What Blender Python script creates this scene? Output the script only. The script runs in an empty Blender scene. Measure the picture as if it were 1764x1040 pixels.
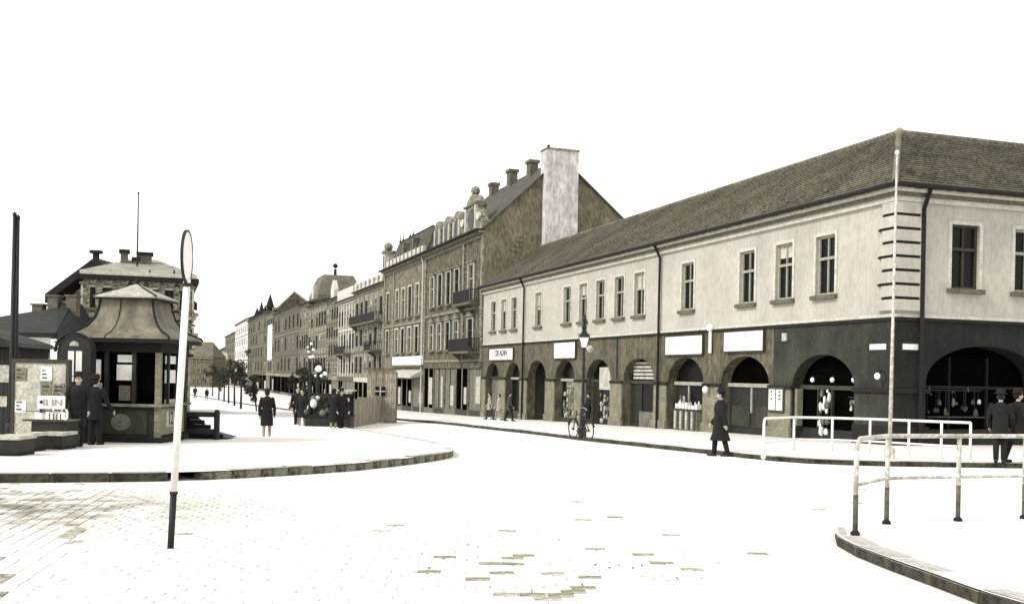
import bpy, bmesh, math, random
from mathutils import Vector, Matrix
random.seed(11)
SC = bpy.context.scene
COL = SC.collection
# ------------------------------------------------------------ camera
F = 1800.0; PX, PY = 882.0, 645.0; ROLL = math.radians(1.1); CZ = 1.78
cd = bpy.data.cameras.new('camera'); cam = bpy.data.objects.new('camera', cd); COL.objects.link(cam)
cd.sensor_width = 36.0; cd.lens = 36.0 * F / 1764.0
cd.shift_y = (PY - 520.0) / 1764.0
cd.clip_start = 0.1; cd.clip_end = 9000
cam.matrix_world = Matrix.Translation((0, 0, CZ)) @ Matrix.Rotation(-ROLL, 4, 'Y') @ Matrix.Rotation(math.pi/2, 4, 'X')
SC.camera = cam
# ------------------------------------------------------------ light: bright overcast, soft sun from the left
SUN_DIR = Vector((-0.66, -0.42, 0.62)).normalized()      # towards the sun
SC.view_settings.view_transform = 'Standard'; SC.view_settings.look = 'None'
SC.view_settings.exposure = 1.15; SC.view_settings.gamma = 1.0
SC.view_settings.use_curve_mapping = False
w = bpy.data.worlds.new('World'); SC.world = w; w.use_nodes = True
nt = w.node_tree; nt.nodes.clear()
sky = nt.nodes.new('ShaderNodeTexSky'); sky.sky_type = 'NISHITA'; sky.sun_disc = False
sky.sun_elevation = math.asin(SUN_DIR.z); sky.sun_rotation = math.atan2(SUN_DIR.x, SUN_DIR.y)
sky.dust_density = 4.0; sky.air_density = 1.0
bw = nt.nodes.new('ShaderNodeRGBToBW'); mx = nt.nodes.new('ShaderNodeMixRGB')
mx.inputs[0].default_value = 0.85; mx.inputs[2].default_value = (7.2, 7.1, 7.0, 1)   # cloud sheet over the sky
bg = nt.nodes.new('ShaderNodeBackground'); bg.inputs[1].default_value = 0.10
out = nt.nodes.new('ShaderNodeOutputWorld')
nt.links.new(sky.outputs[0], bw.inputs[0]); nt.links.new(bw.outputs[0], mx.inputs[1])
nt.links.new(mx.outputs[0], bg.inputs[0]); nt.links.new(bg.outputs[0], out.inputs[0])
sl = bpy.data.lights.new('sun', 'SUN'); sl.energy = 1.3; sl.angle = math.radians(12); sl.color = (1, .97, .93)
so = bpy.data.objects.new('sun', sl); COL.objects.link(so)
so.rotation_euler = SUN_DIR.to_track_quat('Z', 'Y').to_euler(); so.location = (-40, -10, 60)
SC.render.engine = 'CYCLES'
SC.cycles.use_denoising = True
SC.cycles.max_bounces = 6

# ------------------------------------------------------------ geometry of the place
DP = [(-60, 1.70), (0, 1.78), (11, 1.88), (22, 2.02), (35, 2.25), (50, 2.6), (66, 3.02), (82, 3.45), (100, 3.85),
      (125, 4.25), (170, 4.75), (230, 5.1), (320, 5.5), (600, 6.3), (2000, 7.5), (8000, 9)]
def drop(y):
    if y <= DP[0][0]: return DP[0][1]
    for (a, va), (b, vb) in zip(DP, DP[1:]):
        if y <= b: return va + (vb - va) * (y - a) / (b - a)
    return DP[-1][1]
def H(y): return CZ - drop(y)                          # height of the road surface
cr, sr = math.cos(ROLL), math.sin(ROLL)
def ray(px, py):                                       # picture point -> slopes (X/Y, Z/Y)
    dx, dy = (px - PX) / F, (PY - py) / F
    return dx * cr - dy * sr, dx * sr + dy * cr
def gp(px, py, dz=0.0):                                # point of the ground seen there
    u, v = ray(px, py); lo, hi = 1.0, 1500.0
    f = lambda y: CZ + v * y - (H(y) + dz)
    for _ in range(60):
        m = (lo + hi) / 2
        if f(m) > 0: lo = m
        else: hi = m
    return Vector((u * lo, lo, H(lo) + dz))
def at(px, py, y):
    u, v = ray(px, py); return Vector((u * y, y, CZ + v * y))
# frame of the street: s runs away from the corner along the arcade, b runs into the building
CX, CY = 12.8, 35.0
_n = math.hypot(.3367, 1); TX, TY = -.3367 / _n, 1 / _n
RX, RY = TY, -TX
ANG = math.atan2(RY, RX)
def P(b, s, z=0.0): return Vector((CX + RX * b + TX * s, CY + RY * b + TY * s, z))
def fs(px, py=600, b=0.0):                             # s of the facade point in that column
    u, _ = ray(px, py); cx, cy = CX + RX * b, CY + RY * b
    return (u * cy - cx) / (TX - u * TY)
def zf(px, py, b=0.0):                                 # height of the facade point
    s = fs(px, py, b); u, v = ray(px, py); return CZ + v * P(b, s).y
def fb(px, py=600, s=0.0):
    u, _ = ray(px, py); cx, cy = CX + TX * s, CY + TY * s
    return (u * cy - cx) / (RX - u * RY)
def Hs(s, b=0.0): return H(P(b, s).y)

# ------------------------------------------------------------ materials
MATS = {}
def mat(name, c, rough=.85, var=.35, scale=1.5, bump=.25, bscale=25., c2=None, streak=0., spec=.3, fine=.25, fscale=14.):
    if name in MATS: return MATS[name]
    m = bpy.data.materials.new(name); m.use_nodes = True; MATS[name] = m
    t = m.node_tree; N = t.nodes; L = t.links; p = N['Principled BSDF']
    p.inputs['Roughness'].default_value = rough; p.inputs['Specular IOR Level'].default_value = spec
    tc = N.new('ShaderNodeTexCoord')
    n1 = N.new('ShaderNodeTexNoise'); n1.inputs['Scale'].default_value = scale; n1.inputs['Detail'].default_value = 5; n1.inputs['Roughness'].default_value = .65
    L.new(tc.outputs['Object'], n1.inputs['Vector'])
    r1 = N.new('ShaderNodeValToRGB'); r1.color_ramp.elements[0].position = .33; r1.color_ramp.elements[1].position = .68
    c2 = c2 or tuple(x * (1 - var) for x in c)
    r1.color_ramp.elements[0].color = (*c2, 1); r1.color_ramp.elements[1].color = (*[min(1, x * (1 + var * .25)) for x in c], 1)
    L.new(n1.outputs[0], r1.inputs[0])
    col = r1.outputs[0]
    if fine:
        n2 = N.new('ShaderNodeTexNoise'); n2.inputs['Scale'].default_value = fscale; n2.inputs['Detail'].default_value = 3
        mp = N.new('ShaderNodeMapping'); mp.inputs['Scale'].default_value = (1, 1, .35 if streak else 1)
        L.new(tc.outputs['Object'], mp.inputs[0]); L.new(mp.outputs[0], n2.inputs['Vector'])
        mr = N.new('ShaderNodeMapRange'); mr.inputs[1].default_value = .35; mr.inputs[2].default_value = .62
        mr.inputs[3].default_value = 1 - fine; mr.inputs[4].default_value = 1.04
        L.new(n2.outputs[0], mr.inputs[0])
        ml = N.new('ShaderNodeMixRGB'); ml.blend_type = 'MULTIPLY'; ml.inputs[0].default_value = 1
        L.new(col, ml.inputs[1]); L.new(mr.outputs[0], ml.inputs[2]); col = ml.outputs[0]
    if streak:
        n3 = N.new('ShaderNodeTexNoise'); n3.inputs['Scale'].default_value = 3.0; n3.inputs['Detail'].default_value = 4
        mp = N.new('ShaderNodeMapping'); mp.inputs['Scale'].default_value = (1.2, 1.2, .08)
        L.new(tc.outputs['Object'], mp.inputs[0]); L.new(mp.outputs[0], n3.inputs['Vector'])
        mr = N.new('ShaderNodeMapRange'); mr.inputs[1].default_value = .42; mr.inputs[2].default_value = .68
        mr.inputs[3].default_value = 1.0; mr.inputs[4].default_value = 1 - streak
        L.new(n3.outputs[0], mr.inputs[0])
        ml = N.new('ShaderNodeMixRGB'); ml.blend_type = 'MULTIPLY'; ml.inputs[0].default_value = 1
        L.new(col, ml.inputs[1]); L.new(mr.outputs[0], ml.inputs[2]); col = ml.outputs[0]
    L.new(col, p.inputs['Base Color'])
    if bump:
        nb = N.new('ShaderNodeTexNoise'); nb.inputs['Scale'].default_value = bscale; nb.inputs['Detail'].default_value = 4
        L.new(tc.outputs['Object'], nb.inputs['Vector'])
        b = N.new('ShaderNodeBump'); b.inputs['Strength'].default_value = bump; b.inputs['Distance'].default_value = .02
        L.new(nb.outputs[0], b.inputs['Height']); L.new(b.outputs[0], p.inputs['Normal'])
    return m
def tone(v, k=.6):                                     # a sepia grey of albedo v
    return (v * (1 + .05 * k), v * (1 - .01 * k), v * (1 - .50 * k * (1 - v)))
M_white = mat('upper_plaster', (.435, .416, .362), var=.2, scale=.45, streak=.07, fine=.12, fscale=8)
M_trimw = mat('pale_stucco_trim', tone(.52), var=.25, scale=3, fine=.2)
M_olive = mat('olive_ground_floor_plaster', (.150, .136, .088), var=.5, scale=.9, streak=.35, fine=.5, fscale=7)
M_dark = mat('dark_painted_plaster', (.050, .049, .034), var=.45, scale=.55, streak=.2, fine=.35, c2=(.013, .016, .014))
M_pier = mat('pier_stone', tone(.22, .8), var=.4, scale=1.8, fine=.3)
M_line = mat('dark_iron_band', (.012, .011, .010), var=.3, fine=0)
M_roof = mat('clay_roof', (.19, .174, .125), var=.42, scale=.5, streak=.25, fine=.5, fscale=8, bump=.4, bscale=6)
M_roofd = mat('slate_roof', (.085, .079, .055), var=.4, scale=1.1, streak=.3, fine=.5, fscale=6, bump=.4, bscale=8)
M_glass = mat('window_glass', (.007, .0065, .006), rough=.3, var=.5, scale=1.2, bump=0, fine=0, spec=.14)
M_frame = mat('window_frame_paint', tone(.34), var=.3, scale=4, fine=.2)
M_framed = mat('dark_window_frame_paint', tone(.05), var=.3, scale=4, fine=.2)
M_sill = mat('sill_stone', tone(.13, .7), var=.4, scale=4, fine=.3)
M_iron = mat('black_iron', (.012, .012, .011), rough=.6, var=.3, fine=0, bump=0)
M_wpaint = mat('white_paint', (.74, .72, .69), rough=.6, var=.10, scale=2, fine=.08, bump=.1)
M_ipaint = mat('worn_white_rail_paint', (.62, .60, .56), rough=.6, var=.4, scale=2.5, fine=.4, fscale=17, bump=.2, c2=(.38, .36, .30))
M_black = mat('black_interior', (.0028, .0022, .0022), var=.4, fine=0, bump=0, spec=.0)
M_wood = mat('dark_green_boards', (.022, .024, .019), rough=.6, var=.4, scale=2, streak=.3, fine=.2)
M_plank = mat('weathered_planks', (.40, .365, .28), var=.4, scale=2, streak=.4, fine=.35)
M_goods = mat('pale_goods', tone(.5), var=.4, scale=3, fine=.3)
M_goodm = mat('mid_goods', tone(.17), var=.5, scale=3, fine=.3)
M_gable = mat('bare_gable_brick', (.225, .203, .132), var=.42, scale=.8, streak=.25, fine=.45, fscale=5)
M_chim = mat('chimney_breast_plaster', (.66, .62, .60), var=.35, scale=1.1, streak=.25, fine=.3, fscale=5)
M_brick = mat('chimney_brick', (.15, .135, .10), var=.4, scale=3, fine=.4)
M_wallA = mat('grey_stucco', (.165, .149, .098), var=.5, scale=1.4, streak=.4, fine=.6, fscale=4.5)
M_wallB = mat('pale_grey_stucco', (.24, .218, .152), var=.5, scale=1.4, streak=.4, fine=.6, fscale=4.5)
M_wallC = mat('light_stucco', (.36, .335, .26), var=.5, scale=1.4, streak=.4, fine=.6, fscale=4.5)
M_wallD = mat('smoky_stucco', (.145, .132, .092), var=.5, scale=1.4, streak=.4, fine=.6, fscale=4.5)
M_trimm = mat('grey_stucco_trim', tone(.27, .7), var=.6, scale=3, fine=.55, fscale=6)
M_kerb = mat('shaded_kerb_granite', tone(.055, .7), var=.6, scale=2.2, fine=.5, fscale=9)  # this and the next: shade of the kerb faces painted into the stone
M_kerbl = mat('worn_shaded_kerb_granite', tone(.17, .7), var=.85, scale=3.5, fine=.5, fscale=7)
M_kerbtop = mat('lit_kerb_top', (.52, .49, .45), var=.35, scale=2, fine=.2)  # kerb top: the light from above is put into this paler colour
M_pave = mat('pale_paving', (.66, .63, .60), var=.10, scale=.35, fine=.06, bump=.2)
M_zinc = mat('zinc_roof_sheet', (.205, .185, .13), rough=.6, var=.5, scale=1.2, streak=.45, fine=.2)
M_leaf = mat('leaves', (.035, .037, .025), var=.4, fine=0, bump=0, rough=.8)
M_bark = mat('bark', (.025, .023, .018), var=.4)
M_skin = mat('skin', (.42, .34, .27), var=.1, fine=0, bump=0)
M_coatd = mat('dark_wool', (.013, .013, .012), var=.3, rough=.95)
M_coatm = mat('grey_wool', (.06, .056, .044), var=.3, rough=.95)
M_coatl = mat('light_cotton', (.40, .37, .30), var=.3, rough=.95)
M_stock = mat('stockings', (.30, .26, .20), var=.1, fine=0)
M_shoe = mat('shoe_leather', (.012, .011, .010), fine=0, rough=.5)
M_hair = mat('dark_hair', (.015, .013, .010), fine=0)
M_opal = mat('opal_glass', (.85, .84, .81), rough=.35, var=.04, fine=0, bump=0)
M_ink = mat('sign_ink', (.03, .03, .028), fine=0, bump=0, var=.2)
M_inkl = mat('faded_sign_ink', (.32, .31, .30), fine=0, bump=0, var=.2)

# ------------------------------------------------------------ mesh helper
class MB:
    def __init__(s): s.v = []; s.f = []
    def face(s, pts):
        n = len(s.v); s.v += [tuple(p) for p in pts]; s.f.append(tuple(range(n, n + len(pts))))
    def box(s, x0, x1, y0, y1, z0, z1):
        n = len(s.v)
        s.v += [(x0,y0,z0),(x1,y0,z0),(x1,y1,z0),(x0,y1,z0),(x0,y0,z1),(x1,y0,z1),(x1,y1,z1),(x0,y1,z1)]
        for q in ((3,2,1,0),(4,5,6,7),(0,1,5,4),(1,2,6,5),(2,3,7,6),(3,0,4,7)): s.f.append(tuple(n + i for i in q))
        return s
    def loft(s, rings, cap=True):
        n = len(s.v); k = len(rings[0])
        for r in rings: s.v += [tuple(p) for p in r]
        for i in range(len(rings) - 1):
            for j in range(k):
                a, b = n + i * k + j, n + i * k + (j + 1) % k
                s.f.append((a, b, b + k, a + k))
        if cap:
            s.f.append(tuple(n + j for j in reversed(range(k)))); m = n + (len(rings) - 1) * k
            s.f.append(tuple(m + j for j in range(k)))
        return s
    def tube(s, pts, r, k=8, cap=True):
        pts = [Vector(p) for p in pts]; rs = r if isinstance(r, (list, tuple)) else [r] * len(pts)
        rings = []; up = None
        for i, p in enumerate(pts):
            d = (pts[min(i + 1, len(pts) - 1)] - pts[max(i - 1, 0)]).normalized()
            if up is None:
                up = Vector((0, 0, 1)) if abs(d.z) < .9 else Vector((1, 0, 0))
            a = d.cross(up).normalized(); up = a.cross(d).normalized()
            rings.append([p + (a * math.cos(t) + up * math.sin(t)) * rs[i] for t in [2 * math.pi * j / k for j in range(k)]])
        return s.loft(rings, cap)
    def lathe(s, prof, c=(0, 0, 0), k=12):
        return s.loft([[(c[0] + r * math.cos(2*math.pi*j/k), c[1] + r * math.sin(2*math.pi*j/k), c[2] + z) for j in range(k)] for r, z in prof])
    def ball(s, c, r, k=10, sx=1, sy=1, sz=1):
        n = 7
        return s.loft([[(c[0] + sx*r*math.sin(a)*math.cos(2*math.pi*j/k), c[1] + sy*r*math.sin(a)*math.sin(2*math.pi*j/k), c[2] - sz*r*math.cos(a)) for j in range(k)]
                       for a in [math.pi * (i + .25) / (n - .5) for i in range(n)]])
    def prism(s, poly, fn, d0, d1):                    # poly in 2d, fn(u, v, depth)
        n = len(poly); return s.loft([[fn(u, v, d0) for u, v in poly], [fn(u, v, d1) for u, v in poly]])
    def mesh(s, name, m, smooth=False, off=(0, 0, 0)):
        me = bpy.data.meshes.new(name); me.from_pydata([(x - off[0], y - off[1], z - off[2]) for x, y, z in s.v], [], s.f)
        me.materials.append(m)
        bm = bmesh.new(); bm.from_mesh(me); bmesh.ops.recalc_face_normals(bm, faces=bm.faces); bm.to_mesh(me); bm.free()
        if smooth: me.polygons.foreach_set('use_smooth', [True] * len(me.polygons))
        return me
OFF = {}
def obj(name, me, parent=None, loc=None, rz=0):
    o = bpy.data.objects.new(name, me); COL.objects.link(o)
    if parent: o.parent = parent
    if loc is not None: o.location = loc
    if rz: o.rotation_euler = (0, 0, rz)
    return o
def part(root, name, mb, m, smooth=False):             # mesh given in the root's frame before its offset
    o = obj(name, mb.mesh(name, m, smooth, OFF.get(root.name, (0, 0, 0))), root); OFF[o.name] = OFF.get(root.name, (0, 0, 0)); return o
def inst(root, name, me, loc, rz=0):                   # shared mesh at a place of the root's frame
    f = OFF.get(root.name, (0, 0, 0))
    return obj(name, me, root, (loc[0] - f[0], loc[1] - f[1], loc[2] - f[2]), rz)
def tag(o, label, cat, group=None, kind=None):
    if label: o['label'] = label
    if cat: o['category'] = cat
    if group: o['group'] = group
    if kind: o['kind'] = kind
    return o
def thing(name, label, cat, loc, rz=0, group=None, off=(0, 0, 0)):
    o = bpy.data.objects.new(name, None); COL.objects.link(o); o.location = loc; o.rotation_euler = (0, 0, rz)
    o.empty_display_size = .3; OFF[o.name] = off
    return tag(o, label, cat, group)
def street_thing(name, label, cat, s0, b0=0.0, group=None):    # a building of the street frame (b, s, world z)
    z = Hs(s0, b0) ; return thing(name, label, cat, P(b0, s0, z), ANG, group, (b0, s0, z))
def struct(name, mb, m): return tag(obj(name, mb.mesh(name, m)), None, None, kind='structure')

def wall(mb, fn, u0, u1, z0, z1, ops, depth):
    """wall face with real openings (ua, ub, za, zb, rise); rise > 0 gives an arched head"""
    us = sorted({u0, u1, *[o[0] for o in ops], *[o[1] for o in ops]}); zs = sorted({z0, z1, *[o[2] for o in ops], *[o[3] for o in ops]})
    us = [u for u in us if u0 <= u <= u1]; zs = [z for z in zs if z0 <= z <= z1]
    for a, b in zip(us, us[1:]):
        for c, d in zip(zs, zs[1:]):
            mu, mz = (a + b) / 2, (c + d) / 2
            if any(o[0] < mu < o[1] and o[2] < mz < o[3] for o in ops): continue
            mb.face([fn(a, c, 0), fn(b, c, 0), fn(b, d, 0), fn(a, d, 0)])
    for o in ops:
        a, b, c, d = o[:4]; rise = o[4] if len(o) > 4 else 0; dp = o[5] if len(o) > 5 else depth
        ol = [(a, c)]
        if rise:
            K = 16
            ol += [((a + b)/2 - (b - a)/2 * math.cos(math.pi*i/K), d - rise + rise * math.sin(math.pi*i/K)) for i in range(K + 1)]
            arc = ol[1:]
            for i in range(K):
                e = arc[i], arc[i + 1]; cu = a if i < K/2 else b
                mb.face([fn(*e[0], 0), fn(*e[1], 0), fn(cu, d, 0)])
        else: ol += [(a, d), (b, d)]
        ol += [(b, c)]
        for p, q in zip(ol, ol[1:] + ol[:1]):
            mb.face([fn(*p, 0), fn(*q, 0), fn(*q, dp), fn(*p, dp)])
SF = lambda u, z, d: (d, u, z)                         # a wall along the street
CF = lambda u, z, d: (u, d, z)                         # a wall facing the camera side
CACHE = {}
def cached(key, fn):
    if key not in CACHE: CACHE[key] = fn()
    return CACHE[key]
# ---------------------------------------------------------------- windows
def win_meshes(wd, ht, fr, trans=.62, sillm=None, fram=None, mull=True):
    def frame():
        m = MB(); a = wd/2; x0, x1 = .10, .17
        m.box(x0, x1, -a, -a + fr, 0, ht); m.box(x0, x1, a - fr, a, 0, ht)
        m.box(x0, x1, -a + fr, a - fr, 0, fr); m.box(x0, x1, -a + fr, a - fr, ht - fr, ht)
        t = ht * trans
        m.box(x0 - .02, x1, -a + fr, a - fr, t - fr*.6, t + fr*.6)
        if mull:
            m.box(x0 + .01, x1, -fr*.45, fr*.45, fr, t - fr*.6); m.box(x0 + .01, x1, -fr*.4, fr*.4, t + fr*.6, ht - fr)
        return m.mesh('window', fram or M_frame)
    def pane():
        return MB().box(.172, .20, -wd/2 - .02, wd/2 + .02, -.02, ht + .02).mesh('pane', M_glass)
    def sill():
        return MB().box(-.16, .13, -wd/2 - .17, wd/2 + .17, -.16, -.005).mesh('sill', sillm or M_sill)
    def surround():
        m = MB(); a = wd/2; e = .13
        m.box(-.035, .03, -a - e, -a - .001, 0, ht + e); m.box(-.035, .03, a + .001, a + e, 0, ht + e); m.box(-.035, .03, -a - .001, a + .001, ht + .001, ht + e)
        return m.mesh('surround', M_trimw)
    k = (round(wd, 2), round(ht, 2), fr, (fram or M_frame).name, (sillm or M_sill).name)
    return cached(('w',) + k, frame), cached(('p',) + k, pane), cached(('s',) + k, sill), cached(('r',) + k, surround)
def blind_mesh(wd, h):
    return cached(('bl', wd, round(h, 2)), lambda: MB().box(.150, .168, -wd/2 + .07, wd/2 - .07, 0, h).mesh('curtain', M_goods))
def put_window(root, loc, rz, wd, ht, fr=.085, surround=True, sill=True, hood=None, curtain=0, fram=None, sillm=None, trans=.62):
    a, b, c, d = win_meshes(wd, ht, fr, trans, sillm, fram)
    wn = inst(root, 'window', a, loc, rz); OFF[wn.name] = (0, 0, 0)
    obj('pane', b, wn)
    if sill: obj('sill', c, wn)
    if surround: obj('surround', d, wn)
    if hood: obj('hood', hood, wn)
    if curtain:
        c_ = obj('curtain', blind_mesh(wd, ht * abs(curtain)), wn, (0, 0, ht * (1 - abs(curtain)) if curtain > 0 else .05))
    return wn

# ================================================================ THE GROUND
def sheet(name, poly, dz, m, kind='structure', step=2.5):
    bm = bmesh.new(); f = bm.faces.new([bm.verts.new((x, y, 0)) for x, y in poly])
    y0, y1 = min(p[1] for p in poly), max(p[1] for p in poly)
    y = y0 + step
    cuts = [c for c, _ in DP if y0 < c < y1]
    while y < min(y1, 160): cuts.append(y); y += step
    for c in cuts:
        bmesh.ops.bisect_plane(bm, geom=bm.verts[:] + bm.edges[:] + bm.faces[:], plane_co=(0, c, 0), plane_no=(0, 1, 0))
    for v in bm.verts: v.co.z = H(v.co.y) + dz
    bmesh.ops.recalc_face_normals(bm, faces=bm.faces)
    for q in bm.faces:
        if q.normal.z < 0: q.normal_flip()
    me = bpy.data.meshes.new(name); bm.to_mesh(me); bm.free(); me.materials.append(m)
    o = obj(name, me); o['kind'] = kind; return o
def road_material(name, base, dark, joints=False):
    m = bpy.data.materials.new(name); m.use_nodes = True; t = m.node_tree; N = t.nodes; L = t.links; p = N['Principled BSDF']
    p.inputs['Roughness'].default_value = .9; p.inputs['Specular IOR Level'].default_value = .2
    g = N.new('ShaderNodeNewGeometry')
    def blob(c, r, soft):
        d = N.new('ShaderNodeVectorMath'); d.operation = 'SUBTRACT'; d.inputs[1].default_value = (c[0], c[1], 0)
        s = N.new('ShaderNodeVectorMath'); s.operation = 'MULTIPLY'; s.inputs[1].default_value = (1/r[0], 1/r[1], 0)
        l = N.new('ShaderNodeVectorMath'); l.operation = 'LENGTH'
        L.new(g.outputs['Position'], d.inputs[0]); L.new(d.outputs[0], s.inputs[0]); L.new(s.outputs[0], l.inputs[0])
        mr = N.new('ShaderNodeMapRange'); mr.inputs[1].default_value = 1.0; mr.inputs[2].default_value = 1 - soft; mr.inputs[3].default_value = 0; mr.inputs[4].default_value = 1
        L.new(l.outputs['Value'], mr.inputs[0]); return mr.outputs[0]
    a = blob(ROADDIRT[0], ROADDIRT[1], .75); b = blob(ROADDIRT2[0], ROADDIRT2[1], .5)
    ad = N.new('ShaderNodeMath'); ad.operation = 'MAXIMUM'; L.new(a, ad.inputs[0])
    mb_ = N.new('ShaderNodeMath'); mb_.operation = 'MULTIPLY'; mb_.inputs[1].default_value = .95 if joints else .15; L.new(b, mb_.inputs[0]); L.new(mb_.outputs[0], ad.inputs[1])
    n = N.new('ShaderNodeTexNoise'); n.inputs['Scale'].default_value = 1.7 if joints else 2.6; n.inputs['Detail'].default_value = 4
    mpn = N.new('ShaderNodeMapping'); mpn.inputs['Scale'].default_value = (.8, 1.6, 1) if joints else (1, 1, 1)
    L.new(g.outputs['Position'], mpn.inputs[0]); L.new(mpn.outputs[0], n.inputs['Vector'])
    mr = N.new('ShaderNodeMapRange'); mr.inputs[1].default_value = .53 if joints else .32; mr.inputs[2].default_value = .64 if joints else .60
    L.new(n.outputs[0], mr.inputs[0])
    mu = N.new('ShaderNodeMath'); mu.operation = 'MULTIPLY'; L.new(ad.outputs[0], mu.inputs[0]); L.new(mr.outputs[0], mu.inputs[1])
    if joints:
        mr2 = N.new('ShaderNodeMapRange'); mr2.inputs[1].default_value = .28; mr2.inputs[2].default_value = .5; L.new(n.outputs[0], mr2.inputs[0])
        ma = N.new('ShaderNodeMath'); ma.operation = 'MULTIPLY'; L.new(a, ma.inputs[0]); L.new(mr2.outputs[0], ma.inputs[1])
        mm = N.new('ShaderNodeMath'); mm.operation = 'MAXIMUM'; L.new(mu.outputs[0], mm.inputs[0]); L.new(ma.outputs[0], mm.inputs[1]); mu = mm
    mx = N.new('ShaderNodeMixRGB'); mx.inputs[1].default_value = (*base, 1); mx.inputs[2].default_value = (*dark, 1)
    L.new(mu.outputs[0], mx.inputs[0]); L.new(mx.outputs[0], p.inputs['Base Color'])
    nb = N.new('ShaderNodeTexNoise'); nb.inputs['Scale'].default_value = 30; L.new(g.outputs['Position'], nb.inputs['Vector'])
    bp = N.new('ShaderNodeBump'); bp.inputs['Strength'].default_value = .15; bp.inputs['Distance'].default_value = .01
    L.new(nb.outputs[0], bp.inputs['Height']); L.new(bp.outputs[0], p.inputs['Normal'])
    return m
_d1 = gp(20, 880); ROADDIRT = ((_d1.x - .6, _d1.y + .2), (4.6, 3.6))
_d2 = gp(960, 965); ROADDIRT2 = ((_d2.x, _d2.y), (2.4, 2.2))
M_sett = road_material('sett_granite', (.68, .66, .62), (.19, .175, .135))
M_joint = road_material('joint_sand', (.64, .62, .58), (.035, .033, .026), True)
gx = MB()
ys = [c for c, _ in DP]
for a, b in zip(ys, ys[1:]):
    gx.face([(-4000, a, H(a)), (4000, a, H(a)), (4000, b, H(b)), (-4000, b, H(b))])
struct('ground', gx, M_pave)
road_poly = [(-26, 4.2), (22, 4.2), (22, 31), (-26, 31)]
road = sheet('road', [(x, y) for x, y in road_poly], .004, M_joint)

# kerb lines, read off the ground
def poly_gp(pts): return [Vector((p.x, p.y)) for p in (gp(*q) for q in pts)]
def smooth_line(pts, n=6):
    r = []
    for i in range(len(pts) - 1):
        p0, p1, p2, p3 = pts[max(i-1, 0)], pts[i], pts[i+1], pts[min(i+2, len(pts)-1)]
        for k in range(n):
            t = k / n
            r.append(.5 * ((2*p1) + (p2-p0)*t + (2*p0-5*p1+4*p2-p3)*t*t + (3*p1-p0-3*p2+p3)*t**3))
    return r + [pts[-1]]
def resample(line, step):
    r = [line[0].copy()]; acc = 0
    for a, b in zip(line, line[1:]):
        d = (b - a).length; pos = step - acc
        while pos <= d: r.append(a + (b - a) * (pos / d)); pos += step
        acc = d - (pos - step)
    return r
def kerb(parent, line, height, step, m, width=.28, side=1, depth=.12, vary=.0):
    pts = resample(line, step)
    for i, (a, b) in enumerate(zip(pts, pts[1:])):
        d = b - a; L_ = d.length; c = (a + b) / 2; n = Vector((-d.y, d.x)).normalized() * side
        me = cached(('kerb', round(L_, 2), height, m.name, width, i % 3), lambda: kerb_mesh(L_, height, width, depth, m, i % 3))
        z0, z1 = H(a.y), H(b.y)
        o = obj('kerb_stone', me, parent); o.location = (c.x + n.x*width/2, c.y + n.y*width/2, (z0 + z1)/2 + random.uniform(-vary, vary))
        o.rotation_euler = (0, -math.atan2(z1 - z0, L_), math.atan2(d.y, d.x))
def kerb_mesh(L_, h, w, dep, m, v):
    g = .008 + .004*v; bm = bmesh.new(); bmesh.ops.create_cube(bm, size=1)
    for q in bm.verts: q.co = (q.co.x * (L_ - g), q.co.y * w, (q.co.z + .5) * (h + dep) - dep)
    bmesh.ops.bevel(bm, geom=[e for e in bm.edges if all(q.co.z > 0 for q in e.verts)], offset=.022, segments=2, affect='EDGES')
    bm.normal_update()
    for f in bm.faces: f.material_index = 1 if f.normal.z > .8 else 0  # lit top and shaded sides painted as two stone colours
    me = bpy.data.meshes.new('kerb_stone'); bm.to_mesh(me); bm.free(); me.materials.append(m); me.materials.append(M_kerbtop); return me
# left island with the kiosk: front kerb, tip, then back along the street
kl = poly_gp([(-330, 828), (-120, 832), (0, 832), (150, 831), (293, 829), (450, 822), (600, 812), (700, 801), (765, 791)])
tip = poly_gp([(781, 784), (768, 775), (742, 768)])
kl = smooth_line(kl + tip)
e = kl[-1]; back = [e + Vector((TX - .05, TY)) * k for k in (6, 20, 50, 110, 200, 330)]
island = sheet('pavement', [(v.x, v.y) for v in kl] + [(v.x, v.y) for v in back] + [(-200, back[-1].y), (-120, 40), (-60, kl[0].y)], .16, M_pave)
nk = next(i for i, v in enumerate(kl) if v.x > gp(330, 828).x)
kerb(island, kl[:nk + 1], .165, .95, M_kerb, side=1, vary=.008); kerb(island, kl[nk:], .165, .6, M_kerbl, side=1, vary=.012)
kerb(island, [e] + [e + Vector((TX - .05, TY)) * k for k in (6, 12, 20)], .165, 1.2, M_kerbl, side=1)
# pavement of the arcade
ka = poly_gp([(705, 725.5), (770, 731), (830, 738), (920, 748), (1003, 758.5), (1120, 771), (1230, 783), (1310, 792), (1400, 799), (1520, 803), (1640, 805), (1764, 806.5), (1900, 806)])
ka = smooth_line(ka)
dirr = (ka[0] - ka[6]).normalized(); far_k = [ka[0] + dirr * k for k in (10, 25, 60, 140, 260)]
ln = list(reversed(far_k)) + ka
apav = sheet('pavement', [(v.x, v.y) for v in ln] + [(60, ka[-1].y + 4), (60, 60), P(14, 44).to_2d()[:], P(9, 330).to_2d()[:]], .13, M_pave)
kerb(apav, ka, .132, 1.1, M_kerb, side=1, vary=.006)
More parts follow.
